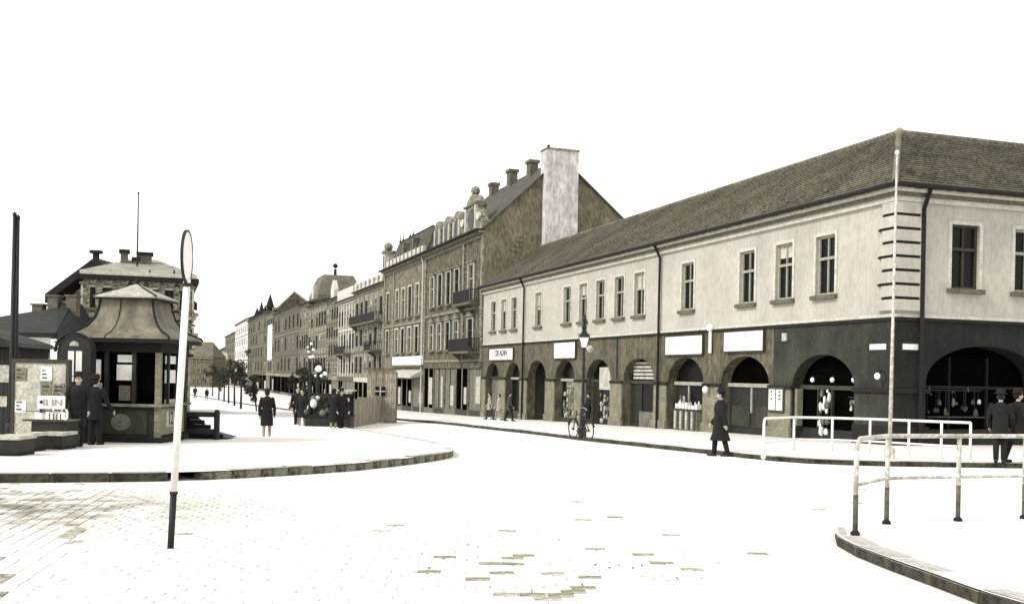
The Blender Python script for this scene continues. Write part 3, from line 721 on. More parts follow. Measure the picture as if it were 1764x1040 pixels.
ta = street_thing('ornate_townhouse', 'tall ornate townhouse with a bare side gable, white chimney breast and iron balconies', 'building', SA0)
ZC = CZ + 10.75
colsA = [fs(p) for p in (744, 757.5, 772, 786.5)]
g0 = Hs(SA0) - 1.5; gA = zf(800, 626)
rowsA = [(CZ + 2.0, 2.35, colsA, 1.35), (CZ + 5.9, 2.75, colsA, 1.35), (CZ + 2.0, 2.35, [fs(811)], 1.5), (CZ + 5.75, 2.9, [fs(811)], 1.5)]
nA = 5; wA = (SA1 - SA0)/nA
def shop_ops(s0, s1, zt, n):
    w_ = (s1 - s0)/n; return [(s0 + i*w_ + .22, s0 + (i+1)*w_ - .22, Hs(s0 + (i+.5)*w_) - .7, zt - .3) for i in range(n)]
ZG = CZ + .7
front(ta, SA0, SA1, g0, ZC, rowsA, M_wallA, True, rec=-.1, curtain=0, hood=1, seed=4, gops=shop_ops(SA0, SA1, ZG, nA)); shopfront(ta, SA0, SA1, ZG, nA, seed=2, pale=.8)
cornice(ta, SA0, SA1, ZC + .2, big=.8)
for z in (ZG + .25, CZ + 5.05): part(ta, 'string_course', MB().box(-.14, 0, SA0 + .02, SA1, z, z + .22), M_trimm)
part(ta, 'fascia', MB().box(-.10, 0, SA0 + .05, SA1 - .05, ZG - .25, ZG + .2), M_wallD)
for s in (SA0 + .25, fs(797.5), SA1 - .25): part(ta, 'pilaster', MB().box(-.13, 0, s - .24, s + .24, ZG + .47, ZC - .26), M_trimm)
balcony(ta, fs(816) - 1.6, fs(806) + 1.4, CZ + 5.55); balcony(ta, fs(818) - 1.8, fs(804) + 1.6, CZ + 1.75, 1.1)
# bare side gable, seen over the arcade roof
q = MB(); GB = 11.8; zr = CZ + 17.0; rb_ = 6.16
q.face([(0, SA0, g0), (GB, SA0, g0), (GB, SA0, CZ + 12.4), (rb_, SA0, zr), (0, SA0, CZ + 11.3)])
q.face([(GB, SA0, g0), (GB, SA1, g0), (GB, SA1, CZ + 11.5), (GB, SA0, CZ + 11.5)])
part(ta, 'side_gable', q, M_gable)
q = MB(); q.face([(-.2, SA0 - .18, ZC + .35), (rb_, SA0 - .18, zr + .12), (rb_, SA1, zr + .12), (-.2, SA1, ZC + .35)]); q.face([(rb_, SA0 - .18, zr + .12), (GB + .4, SA0 - .18, CZ + 12.1), (GB + .4, SA1, CZ + 12.1), (rb_, SA1, zr + .12)])
q.face([(-.2, SA0 - .18, ZC + .2), (rb_, SA0 - .18, zr - .05), (rb_, SA0 - .18, zr + .12), (-.2, SA0 - .18, ZC + .35)]); q.face([(rb_, SA0 - .18, zr - .05), (GB + .4, SA0 - .18, CZ + 11.95), (GB + .4, SA0 - .18, CZ + 12.1), (rb_, SA0 - .18, zr + .12)])
ra = part(ta, 'roof', q, M_roofd)
b0, b1 = fb(933.5, 400, SA0), fb(988.5, 400, SA0)
ct = CZ + ray(960, 259)[1] * P((b0+b1)/2, SA0).y
part(ta, 'chimney_breast', MB().box(b0, b1, SA0 - .75, SA0 + .5, CZ + 8.0, ct), M_chim)
part(ta, 'chimney_coping', MB().box(b0 - .06, b1 + .06, SA0 - .81, SA0 + .56, ct - .16, ct - .03), M_trimm)
part(ta, 'chimney_pot', MB().lathe([(.14, 0), (.12, .3)], (b0 + .35, SA0 - .2, ct - .02), 8), M_line)
for px, py, wpx in ((851, 316, 13), (882.5, 293, 14), (918, 277, 15)):
    s = None
    for k in range(400):
        if P(rb_ - .4, SA0 + k*.1).x / P(rb_ - .4, SA0 + k*.1).y <= ray(px, py)[0]: s = SA0 + k*.1; break
    yy = P(rb_ - .4, s).y; zt = CZ + ray(px, py)[1]*yy; hw = wpx/F*yy/2
    ch = part(ra, 'chimney', MB().box(rb_ - .4 - hw, rb_ - .4 + hw, s - .45, s + .45, zr - 1.6, zt - .25), M_brick)
    part(ch, 'chimney_cap', MB().box(rb_ - .5 - hw, rb_ - .3 + hw, s - .55, s + .55, zt - .25, zt), M_brick)
# lattice strip on the gable's low edge
q = MB(); 
for k in range(4):
    for j in range(3): part(ta, 'anchor_plate', MB().box(2.3 + k*.3, 2.42 + k*.3, SA0 - .10, SA0 - .02, CZ + 9.1 + k*.35 + j*.4, CZ + 9.3 + k*.35 + j*.4), M_trimm)
# scrolled gable over the front
def scroll_gable(root, sc, hw, z0, ht, name='scroll_gable', m=M_trimm):
    pr = [(-1, 0), (-1, .22), (-.86, .27), (-.72, .42), (-.62, .60), (-.66, .70), (-.50, .74), (-.40, .86), (-.2, .97), (0, 1.0)]
    pr = pr + [(-a, b) for a, b in reversed(pr[:-1])]
    o = part(root, name, MB().prism([(sc + a*hw, z0 + b*ht) for a, b in pr], lambda u, v, d: (d, u, v), -.12, .55), m)
    part(o, 'gable_opening', MB().prism([(sc + .28*hw*math.cos(t), z0 + ht*.38 + .26*ht*math.sin(t)) for t in [2*math.pi*i/16 for i in range(16)]], lambda u, v, d: (d, u, v), -.15, -.121), M_glass)
    for k in (-1, 1):
        part(o, 'scroll', MB().prism([(sc + k*.74*hw + .17*hw*math.cos(t), z0 + ht*.36 + .10*ht*math.sin(t)) for t in [2*math.pi*i/12 for i in range(12)]], lambda u, v, d: (d, u, v), -.28, -.13), M_trimw)
        part(o, 'pier', MB().box(-.24, -.121, sc + k*.46*hw - .14, sc + k*.46*hw + .14, z0, z0 + ht*.68), M_trimw)
    part(o, 'ball_finial', MB().ball((.2, sc, z0 + ht + .3), .38, 9), m, True); part(o, 'moulding', MB().box(-.26, .5, sc - hw*.64, sc + hw*.64, z0 + ht*.7, z0 + ht*.75), M_sill)
    return o
scroll_gable(ta, SA0 + 3.3, 3.0, ZC + .33, 3.15)
# dormers on the front slope between the scroll gable and the mansard
for k, sc in enumerate((SA0 + 8.2, SA0 + 11.4, SA0 + 14.6)):
    d = part(ta, 'dormer', MB().prism([(sc - 1.15, ZC + .33), (sc - 1.15, ZC + 2.1)] + [(sc - 1.15*math.cos(math.pi*i/8), ZC + 2.1 + .75*math.sin(math.pi*i/8)) for i in range(1, 8)] + [(sc + 1.15, ZC + 2.1), (sc + 1.15, ZC + .33)], lambda u, v, d: (d, u, v), .05, 2.8), M_trimm)
    part(d, 'dormer_window', MB().prism([(sc - .55, ZC + .5), (sc - .55, ZC + 1.9), (sc, ZC + 2.3), (sc + .55, ZC + 1.9), (sc + .55, ZC + .5)], lambda u, v, d: (d, u, v), .02, .06), M_glass)
    for a in (sc - .95, sc + .68): part(d, 'dormer_pilaster', MB().box(-.05, .049, a, a + .27, ZC + .33, ZC + 2.05), M_trimw)
part(ta, 'mansard_slope', MB().loft([[(.1, SA0 + 6.6, ZC + .33), (4, SA0 + 6.6, ZC + .33), (4, SA1, ZC + .33), (.1, SA1, ZC + .33)], [(1.2, SA0 + 7.0, CZ + 13.6), (4, SA0 + 7.0, CZ + 13.6), (4, SA1, CZ + 13.6), (1.2, SA1, CZ + 13.6)]]), M_roofd)
# ---- its neighbour with the mansard roof
SB1 = 84.6
tb = street_thing('mansard_townhouse', 'townhouse with dark mansard roof, white fascia band and corner pinnacles beside the ornate house', 'building', SA1)
S0 = SA1 + .02
colsB = [fs(p) for p in (684, 694.5, 706, 718.5)]; gB = Hs(SA1) - 1.8
colsB2 = [fs(668)]
front(tb, S0, SB1, gB, ZC, [(CZ + 1.95, 2.5, colsB, 1.5), (CZ + 5.5, 3.0, colsB, 1.5), (CZ + 1.95, 2.5, colsB2, 1.4), (CZ + 5.5, 3.0, colsB2, 1.4)], M_wallB, True, rec=-.1, curtain=0, hood=0, seed=8, gops=shop_ops(S0, SB1, CZ - .35, 4)); shopfront(tb, S0, SB1, CZ - .35, 4, seed=6, pale=.9)
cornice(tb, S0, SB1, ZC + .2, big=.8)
part(tb, 'fascia', MB().box(-.12, 0, S0 + .1, fs(678), CZ + .75, CZ + 1.6), M_wpaint); part(tb, 'fascia_ledge', MB().box(-.25, 0, S0 + .1, fs(678), CZ + .55, CZ + .75), M_sill)
part(tb, 'awning', MB().prism([(0, CZ + .3), (-1.2, CZ - .35), (-1.2, CZ - .5), (0, CZ - .3)], lambda u, v, d: (u, d, v), S0 + .3, fs(678)), M_goods)
part(tb, 'string_course', MB().box(-.14, 0, S0, SB1, CZ + 4.75, CZ + 4.97), M_trimm)
part(tb, 'downpipe', MB().tube([(-.3, S0 + .35, ZC), (-.16, S0 + .35, ZC - .5), (-.16, S0 + .35, Hs(S0))], .09, 8), M_trimw)
for s in (fs(677.5), SB1 - .3): part(tb, 'pilaster', MB().box(-.11, 0, s - .25, s + .25, CZ + 1.7, ZC - .26), M_trimm)
zm = CZ + 13.9
q = MB(); q.loft([[(0, S0 + .05, ZC + .33), (11, S0 + .05, ZC + .33), (11, SB1 - 1.4, ZC + .33), (0, SB1 - 1.4, ZC + .33)], [(1.0, S0 + .9, zm), (10, S0 + .9, zm), (10, SB1 - 2.3, zm), (1.0, SB1 - 2.3, zm)]])
rb2 = part(tb, 'roof', q, M_roofd)
for sc in (S0 + 6, S0 + 10.5):
    dw = part(rb2, 'roof_window', MB().box(.15, 1.2, sc - .45, sc + .45, ZC + 1.3, ZC + 2.5), M_wallD); part(dw, 'pane', MB().box(.10, .149, sc - .3, sc + .3, ZC + 1.45, ZC + 2.35), M_glass)
part(rb2, 'ridge_cresting', MB().box(1.0, 1.12, S0 + 1.5, SB1 - 2.6, zm - .05, zm + .18), M_line)
for s in (SB1 - 2.5, SB1 - 3.9, SB1 - 7.2, SB1 - 8.6): part(rb2, 'spike', MB().lathe([(.1, 0), (.14, .25), (.05, .4), (.015, 1.2 if s > SB1 - 5 else .7)], (1.1, s, zm), 6), M_line)
part(tb, 'parapet', MB().box(-.3, .02, S0 + .05, SB1 - 2.0, ZC + .34, ZC + 1.15), M_trimw)
for k in range(9):
    s = S0 + 1 + k*1.75; part(tb, 'parapet_post', MB().box(-.36, .05, s - .16, s + .16, ZC + .34, ZC + 1.3), M_trimm)
pn = part(tb, 'pinnacle', MB().box(-.35, .7, SB1 - 1.3, SB1 - .2, ZC + .33, ZC + 2.2), M_trimw); part(pn, 'pinnacle_head', MB().box(-.5, .85, SB1 - 1.45, SB1 - .05, ZC + 2.2, ZC + 2.5).ball((.17, SB1 - .75, ZC + 2.95), .5, 9), M_trimm); part(pn, 'niche', MB().box(-.38, -.351, SB1 - 1.05, SB1 - .45, ZC + .6, ZC + 1.9), M_glass)

# ================================================================ THE STREET FARTHER ON
def gable_roof(root, s0, s1, z, rise, dep=9, m=M_roofd, over=.35, hip=0.):
    q = MB(); a, b = (-over, s0, z), (-over, s1, z); c, d = (dep/2, s0 + hip, z + rise), (dep/2, s1 - hip, z + rise); e, f = (dep, s0, z), (dep, s1, z)
    q.face([a, c, d, b]); q.face([c, e, f, d]); q.face([a, e, c]); q.face([b, d, f])
    return part(root, 'roof', q, m)
def side_wall(root, s, zb, zt, dep, m):
    part(root, 'side_wall', MB().box(.01, dep, s + .01, s + .3, zb, zt), m)
def townhouse(name, label, px0, px1, py_eave, pxe, floors, ncol, m, ww, hood, roof, seed, rise=2.2, gfz=.0, trim=M_trimm, big=.6, hip=0, pale=.4, pil=True, wr=.62):
    s0, s1 = fs(px0) + .02, fs(px1); root = street_thing(name, label, 'building', s0, group='houses along the far street')
    zt = zf(pxe, py_eave); zb = Hs(s1) - 2; zg = CZ - 1.0 + gfz
    fh = (zt - .7 - zg)/floors; cs = [s0 + (s1 - s0)*(i + .5)/ncol for i in range(ncol)]
    rows = [(zg + k*fh + fh*.24, fh*wr, cs, ww) for k in range(floors)]
    front(root, s0, s1, zb, zt, rows, m, True, rec=-.15, hood=hood, seed=seed, gops=shop_ops(s0, s1, zg, max(2, ncol//2)), trim=trim); shopfront(root, s0, s1, zg, max(2, ncol//2), seed=seed, pale=pale)
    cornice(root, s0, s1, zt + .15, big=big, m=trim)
    for k in range(1, floors): part(root, 'string_course', MB().box(-.12, 0, s0, s1, zg + k*fh, zg + k*fh + .2), M_sill if k % 2 else trim)
    part(root, 'fascia', MB().box(-.12, 0, s0 + .1, s1 - .1, zg - .25, zg + .3), M_goods if seed == 3 else (M_wallC if seed % 3 == 0 else M_wallD))
    if pil:
        wp = (s1 - s0)/ncol
        for i in range(ncol + 1): part(root, 'pilaster', MB().box(-.07, 0, max(s0, s0 + i*wp - .26), min(s1, s0 + i*wp + .26), zg + .31, zt - .35), trim)
    side_wall(root, s0, zb, zt, 9, M_gable)
    r = gable_roof(root, s0, s1, zt + .29, rise, 9, roof, hip=hip)
    return root, s0, s1, zt, r, zg, fh
# house with the dark balconies
c_, s0, s1, zt, r, zg, fh = townhouse('balcony_house', 'three-storey house with dark iron balconies and pale roof ornaments beside the mansard house', 660, 611, 492, 657, 3, 6, M_wallC, 1.3, 0, M_roofd, 3, rise=2.4)
balcony(c_, s0 + .8, s0 + 4.6, zg + fh + .1, 1.3); balcony(c_, s0 + .5, s1 - 1, zg + 2*fh + .1, 1.0)
for k in range(7):
    s = s0 + .8 + k*(s1 - s0 - 1.6)/6; part(c_, 'roof_ornament', MB().lathe([(.3, 0), (.34, .25), (.16, .4), (.32, .8), (.12, 1.2)], (-.05, s, zt + .29), 8), M_trimw, True)
for s in (s0 + 1.4, s0 + 3.6):
    part(c_, 'flower_trough', MB().box(-1.5, -1.25, s - .8, s + .8, zg + fh + .7, zg + fh + 1.0), M_wood)
# house with the pale parapet
d_, s0, s1, zt, r, zg, fh = townhouse('parapet_house', 'house with a pale parapet and many narrow windows beyond the balcony house', 611, 583, 519, 600, 3, 6, M_wallC, 1.3, 0, M_roofd, 5, rise=1.6, trim=M_trimw)
part(d_, 'parapet', MB().box(-.3, .1, s0 + .1, s1 - .1, zt + .29, zt + 1.7), M_trimw); balcony(d_, s0 + 2, s1 - 3, zg + fh + .1, 1.1)
d2, s0, s1, zt, r, zg, fh = townhouse('flat_fronted_house', 'flat-fronted grey house between the pale parapet and the dome', 583, 562, 519, 572, 4, 5, M_wallB, 1.4, 0, M_roofd, 15, rise=1.6)
part(d2, 'attic_gable', MB().prism([(s0 + 4, zt + .29), (s0 + 4, zt + 1.6), ((s0 + s1)/2, zt + 3.0), (s1 - 4, zt + 1.6), (s1 - 4, zt + .29)], lambda u, v, d: (d, u, v), -.1, .5), M_trimw)
e_, s0, s1, zt, r, zg, fh = townhouse('domed_house', 'house with a truncated dome roof and ball finial far along the street', 562, 531, 525, 550, 3, 7, M_wallC, 1.5, 0, M_roofd, 7, rise=1.5)
# truncated dome with lantern finial behind that roofline
dm = fs(577, 500, 7.0); yy = P(7, dm).y; z0 = CZ + ray(577, 512)[1]*yy; z1 = CZ + ray(577, 477)[1]*yy; z2 = CZ + ray(577, 458)[1]*yy
hw0, hw1 = 70/F*yy/2*1.05, 46/F*yy/2*1.15
dmb = MB().loft([[(7 + a*w_, dm + b*w_*1.5, z) for a, b in ((-1, -1), (1, -1), (1, 1), (-1, 1))] for w_, z in ((hw0*1.05, z0 - 4), (hw0, z0), (hw0*.9, z0 + (z1-z0)*.35), (hw1*1.1, z0 + (z1-z0)*.75), (hw1*.95, z1))])
dd = part(e_, 'dome', dmb, M_roof); part(dd, 'finial', MB().lathe([(1.0, -1.2), (.5, 0), (.28, .5), (.25, (z2-z1)*.72)], (7, dm, z1), 8).ball((7, dm, z2), .45, 8), M_line, True)
part(dd, 'dome_dormer', MB().box(7 - hw0*1.04, 7 - hw0*.6, dm - 1.2, dm + 1.2, z0 - .5, z0 + 2), M_trimw)
# gabled house: gable turned to the square
f0, s0, s1, zt, r, zg, fh = townhouse('pilastered_house', 'tall house with close-set pilasters beside the gabled house', 531, 516, 527, 524, 3, 4, M_wallB, 1.6, 0, M_roofd, 17, rise=1.2)
f_, s0, s1, zt, r, zg, fh = townhouse('gabled_house', 'smoky house whose bare gable with pale coping rises above the street line', 516, 472, 533, 500, 3, 7, M_wallD, 1.7, 0, M_roof, 9, rise=1.5, pil=False)
sg = fs(507, 503, 3.2); zg_t = zf(507, 503, 3.2); 
q = MB().prism([(-.1, zt - 1), (-.1, zt + 1.5), (3.2, zg_t), (8.5, zt + 1.0), (8.5, zt - 1)], CF, sg, sg + .6)
gb = part(f_, 'gable', q, M_wallD); part(gb, 'coping', MB().tube([(-.15, sg + .3, zt + 1.6), (3.2, sg + .3, zg_t + .1), (8.6, sg + .3, zt + 1.1)], .35, 6), M_trimw)
g1, s0, s1, zt, r, zg, fh = townhouse('cornered_house', 'grey house between the gabled house and the spires', 472, 459, 540, 466, 4, 4, M_wallB, 1.8, 0, M_roofd, 18, rise=1.0)
part(g1, 'pale_panel', MB().box(-.16, 0, fs(469), fs(462), zf(465, 620), zf(465, 560)), M_wpaint)
g_, s0, s1, zt, r, zg, fh = townhouse('spired_house', 'tall dark house with slender spires far along the street', 459, 427, 547, 445, 4, 7, M_wallD, 1.8, 0, M_roofd, 10, rise=1.5)
for px, py, rr in ((455, 508, .8), (434, 531, .7), (441, 521, .6), (447, 527, .55), (466, 534, .6)):
    s = fs(px); z = zf(px, py); t_ = part(g_, 'spire', MB().lathe([(rr, 0), (rr, (z - zt)*.35), (rr*1.3, (z-zt)*.36), (.06, z - zt + .1)], (1.2, s, zt), 8), M_line)
    part(t_, 'spire_base', MB().box(.3, 2.1, s - .9, s + .9, zt - .5, zt + .8), M_trimm)
h_, s0, s1, zt, r, zg, fh = townhouse('white_house', 'white house beyond the spired house far along the street', 427, 405, 556, 416, 4, 7, M_wpaint, 2.0, 0, M_roofd, 12, rise=2.0, trim=M_trimw)
i_, s0, s1, zt, r, zg, fh = townhouse('narrow_house', 'narrow grey house far along the street beyond the white one', 405, 388, 578, 396, 4, 6, M_wallB, 2.2, 0, M_roofd, 13, rise=3.0)
j_, s0, s1, zt, r, zg, fh = townhouse('low_house', 'lowest grey house at the far end of the street row', 388, 376, 603, 383, 3, 6, M_wallB, 2.4, 0, M_roofd, 14, rise=3.0)

# blocks that close the street, far away
def far_block(name, label, pl, pr, ytop, yeave, depth, m, rm, cols, flr, peak=.5, walk=14):
    x0, x1 = ray(pl, 620)[0]*depth, ray(pr, 620)[0]*depth; zt = at(pl, yeave, depth).z; zr_ = at(pl, ytop, depth + walk/2).z; g = H(depth) - 1
    o = thing(name, label, 'building', ((x0+x1)/2, depth, H(depth)), 0, None, ((x0+x1)/2, depth, H(depth)))
    n = cols; w_ = (x1-x0)/n; fh = (zt - H(depth))/flr
    ops = [(x0 + (i+.5)*w_ - w_*.22, x0 + (i+.5)*w_ + w_*.22, H(depth) + k*fh + fh*.3, H(depth) + k*fh + fh*.8) for i in range(n) for k in range(flr)]
    FB = lambda u, z, d: (u, depth + d, z)
    q = MB(); wall(q, FB, x0, x1, g, zt, ops, .3); part(o, 'front_wall', q, m)
    for xa in (x0, x1 - .3): part(o, 'side_wall', MB().box(xa, xa + .3, depth + .02, depth + walk, g, zt), m)
    for a, b, c, d in ops:
        pn = part(o, 'window', MB().box(a - .02, b + .02, depth + .22, depth + .3, c - .02, d + .02), M_glass)
        part(pn, 'frame', MB().box((a+b)/2 - .06, (a+b)/2 + .06, depth + .14, depth + .22, c, d).box(a, b, depth + .14, depth + .22, c + (d-c)*.6, c + (d-c)*.6 + .12), M_frame); part(pn, 'sill', MB().box(a - .15, b + .15, depth - .12, depth + .1, c - .2, c), M_trimm)
    part(o, 'cornice', MB().box(x0 - .2, x1 + .2, depth - .3, depth, zt - .5, zt - .1), M_trimm)
    q = MB(); xm0, xm1 = x0 + (x1-x0)*(.5 - peak/2), x0 + (x1-x0)*(.5 + peak/2)
    a, b, c, d = (x0 - .3, depth - .4, zt), (x1 + .3, depth - .4, zt), (x1 + .3, depth + walk, zt), (x0 - .3, depth + walk, zt); e, f = (xm0, depth + walk/2, zr_), (xm1, depth + walk/2, zr_)
    q.face([a, b, f, e]); q.face([b, c, f]); q.face([c, d, e, f]); q.face([d, a, e]); part(o, 'roof', q, rm)
    return o, x0, x1, zt, zr_
far_block('hip_roof_block', 'grey block with hip roof closing the far end of the street', 318, 366, 588, 614, 300, M_wallB, M_roof, 7, 3)
far_block('low_pale_block', 'low pale-roofed block beside the far end of the street', 360, 392, 606, 618, 380, M_wallB, M_goods, 6, 2)
hb = MB()
pts = [(-700, 0), (-420, 10), (-330, 26), (-262, 34), (-215, 27), (-160, 22), (-60, 12), (40, 0)]
hb.loft([[(x, 900 - 60, H(900) - 2) for x, z in pts] , [(x, 900, H(900) + z*.55) for x, z in pts], [(x, 1050, H(1050) + z*.6) for x, z in pts], [(x, 1250, H(1200) - 3) for x, z in pts]], False)
struct('hill', hb, mat('hill_haze_green', (.16, .15, .12), var=.3, scale=.01, fine=.3, fscale=.05))

# ================================================================ LEFT SIDE: corner house behind the kiosk
LD = 66.0; LA = -ANG
cxl = at(329, 600, LD)                                 # right corner of the house
lroot_off = (0, 0, 0)
lh = thing('balustraded_corner_house', 'two-storey corner house with dark roof edge and stucco balustrade behind the kiosk', 'building', (cxl.x, cxl.y, H(LD)), -LA, None, (0, 0, 0))
def lx(px, py=560):                                    # column -> distance along its front (negative to the left)
    u = ray(px, py)[0]; dx, dy = math.cos(-LA), math.sin(-LA)
    return (u*cxl.y - cxl.x) / (dx - u*dy)
def lz(px, py):
    t = lx(px, py); y = cxl.y + t*math.sin(-LA); return CZ + ray(px, py)[1]*y - H(LD)
W0 = lx(142); zt = lz(240, 485); LFN = lambda u, z, d: (u, d, z)
zmid = lz(240, 545); cols = [W0 + (0 - W0)*(i + .5)/7 for i in range(7)]
ops = [(c - .45, c + .45, zmid + .45, zt - .45) for c in cols] + [(c - .5, c + .5, lz(240, 598), zmid - .7) for c in cols]
gl = [(W0 + (0-W0)*(i + .1)/4, W0 + (0-W0)*(i + .9)/4, .4, lz(240, 612)) for i in range(4)]
q = MB(); wall(q, LFN, W0, 0, -1, zt, ops + gl, .22); q.face([(0, 0, -1), (0, 14, -1), (0, 14, zt), (0, 0, zt)]); q.face([(W0, 0, -1), (W0, 14, -1), (W0, 14, zt), (W0, 0, zt)]); part(lh, 'front_wall', q, M_wallC)
for a, b, c, d in ops: put_window(lh, ((a+b)/2, 0, c), math.pi/2, b - a, d - c, fr=.08, hood=hood_mesh(b - a, round(d - c, 2), M_trimm, 1), fram=M_framed)
for a, b, c, d in gl:
    part(lh, 'shop_window', MB().box(a - .02, b + .02, .14, .2, c, d + .02), M_black); part(lh, 'mullion', MB().box((a+b)/2 - .05, (a+b)/2 + .05, .05, .14, c, d), M_frame)
for z in (zmid, lz(240, 604)):
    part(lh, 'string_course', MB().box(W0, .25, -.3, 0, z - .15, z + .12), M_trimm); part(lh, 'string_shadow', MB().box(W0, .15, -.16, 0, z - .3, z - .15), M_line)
for c in [W0 + .2] + [(a+b)/2 for a, b in zip(cols, cols[1:])] + [-.25]: part(lh, 'pilaster', MB().box(c - .2, c + .2, -.12, 0, lz(240, 604) + .13, zt - .02), M_trimm)
part(lh, 'cornice', MB().box(W0 - .3, .4, -.45, 0, zt, zt + .3).box(0, .4, 0, 14, zt, zt + .3), M_line)
part(lh, 'parapet_rail', MB().box(W0 - .2, .3, -.3, .1, zt + .3, zt + .55), M_trimw)
q = MB(); a, b = W0 - .2, .3
q.loft([[(a, -.1, zt + .56), (b, -.1, zt + .56), (b, 14, zt + .56), (a, 14, zt + .56)], [(a + 3, 5, zt + 1.9), (b - 2.5, 5, zt + 1.9), (b - 2.5, 9, zt + 1.9), (a + 3, 9, zt + 1.9)]]); rl = part(lh, 'roof', q, mat('pale_tin_roof', tone(.30), var=.4, scale=1))
for px, yt, wd in ((211, 422, .45), (248, 427, .85), (232, 436, .3)):
    x = lx(px, 450); ch = part(rl, 'chimney', MB().box(x - wd/2, x + wd/2, 3.0, 3.8, zt + .6, lz(px, yt) - .15), M_brick); part(ch, 'chimney_cap', MB().box(x - wd/2 - .1, x + wd/2 + .1, 2.9, 3.9, lz(px, yt) - .15, lz(px, yt) + .05), M_line)
for px in (165, 190, 258, 300): x = lx(px, 470); part(lh, 'roof_post', MB().box(x - .05, x + .05, 0, .1, zt + .55, lz(px, 465)), M_line)
for px, py in ((330, 545), (330, 580)): part(lh, 'corner_bracket', MB().prism([(0, -.5), (.12, -.35), (.22, -.1), (.42, .05), (.42, .2), (0, .25)], lambda u, v, d: (u, d, lz(px, py) + v), -.32, .3), M_trimm)
fp = thing('flagpole', 'thin bare flagpole standing up from the roof of the corner house', 'flagpole', (at(236, 470, LD + 1).x, LD + 1.0, at(236, 472, LD + 1).z), 0)
hh = at(236, 333, LD + 1).z - at(236, 472, LD + 1).z
part(fp, 'pole', MB().tube([(0, 0, -1.2), (0, 0, hh)], [.07, .035], 8), M_iron); part(fp, 'knob', MB().ball((0, 0, hh), .08, 8), M_iron, True)
# big gabled roof left of it
gd = 72.0
def gx_(px, py=450, d=gd): return ray(px, py)[0]*d
gh = thing('gabled_dark_house', 'house with a broad dark overhanging gable and small finial behind the posters', 'building', (gx_(140), gd, H(gd)), 0, None, (gx_(140), gd, 0))
G = lambda px, py: (gx_(px, py), CZ + ray(px, py)[1]*gd)
q = MB(); pl = [G(88, 479), G(172, 417), G(202, 441)]; base = H(gd) - 1
q.prism([(pl[0][0] + .6, base), (pl[0][0] + .6, pl[0][1] - .6), (pl[1][0], pl[1][1] - .5), (pl[2][0] + 1.5, pl[2][1] - 1.5), (pl[2][0] + 1.5, base)], lambda u, v, d: (u, d, v), gd, gd + 12); part(gh, 'gable_wall', q, M_trimm)
q = MB()
for a, b in ((pl[0], pl[1]), (pl[1], (pl[2][0] + 1.8, pl[2][1] - 1.2))):
    q.loft([[(x, y, z + dz) for x, z, dz in ((a[0], a[1], -.35), (b[0], b[1], -.35), (b[0], b[1], .25), (a[0], a[1], .25))] for y in (gd - .9, gd + 12.5)])
rg = part(gh, 'roof', q, M_line); part(rg, 'finial', MB().box(pl[1][0] - .15, pl[1][0] + .15, gd - .8, gd - .4, pl[1][1] + .1, pl[1][1] + .55).box(pl[1][0] - .35, pl[1][0] + .35, gd - .9, gd - .3, pl[1][1] + .55, pl[1][1] + .75), M_line)
q = MB(); q.prism([G(140, 457), G(172, 426), G(198, 447), G(198, 457)], lambda u, v, d: (u, d, v), gd - .3, gd - .02); part(gh, 'gable_boarding', q, M_wood)
part(gh, 'eave_beam', MB().box(G(96, 480)[0], G(142, 480)[0], gd - .4, gd - .02, G(96, 483)[1], G(96, 477)[1]), M_line)
for px in (103, 117, 131):
    for (ya, yb) in ((490, 512), (528, 552), (570, 595)):
        a, b = G(px - 4, yb), G(px + 4, ya); wn = part(gh, 'window', MB().box(a[0], b[0], gd - .05, gd - .01, a[1], b[1]), M_glass); part(wn, 'hood', MB().box(a[0] - .15, b[0] + .15, gd - .25, gd - .01, b[1] + .05, b[1] + .25), M_trimw); part(wn, 'sill', MB().box(a[0] - .1, b[0] + .1, gd - .2, gd - .01, a[1] - .15, a[1]), M_sill)
part(gh, 'oriel', MB().box(G(108, 600)[0], G(128, 600)[0], gd - 1.0, gd - .06, G(110, 560)[1], G(110, 505)[1]), M_wallB)
# low house at the picture's left with dark hipped roof
ld = 58.0
lo = thing('hipped_dark_roof_house', 'low house with a large dark hipped roof and white wall band', 'building', (ray(40, 600)[0]*ld, ld, H(ld)), 0, None, (ray(40, 600)[0]*ld, ld, 0))
G2 = lambda px, py: (ray(px, py)[0]*ld, CZ + ray(px, py)[1]*ld)
x0, x1 = G2(-120, 545)[0], G2(88, 545)[0]; ze = G2(30, 541)[1]; zr2 = G2(60, 479)[1]
zw = [G2(30, 574)[1], G2(30, 590)[1]]
wc = [G2(p, 600)[0] for p in (-80, -40, 8, 52, 68)]
ops = [(c - .5, c + .5, G2(30, 640)[1], G2(30, 588)[1]) for c in wc]
q = MB(); wall(q, lambda u, z, d: (u, ld + d, z), x0, x1, H(ld) - 1, ze, ops, .22); part(lo, 'front_wall', q, M_wallB)
for a, b, c, d in ops: put_window(lo, ((a+b)/2, ld, c), math.pi/2, 1.0, d - c, fram=M_framed)
part(lo, 'white_band', MB().box(x0, x1, ld - .12, ld, G2(30, 562)[1], G2(30, 546)[1]), M_wpaint); part(lo, 'string_course', MB().box(x0, x1, ld - .2, ld, G2(30, 572)[1], G2(30, 566)[1]), M_line)
q = MB(); d0 = ld - .8
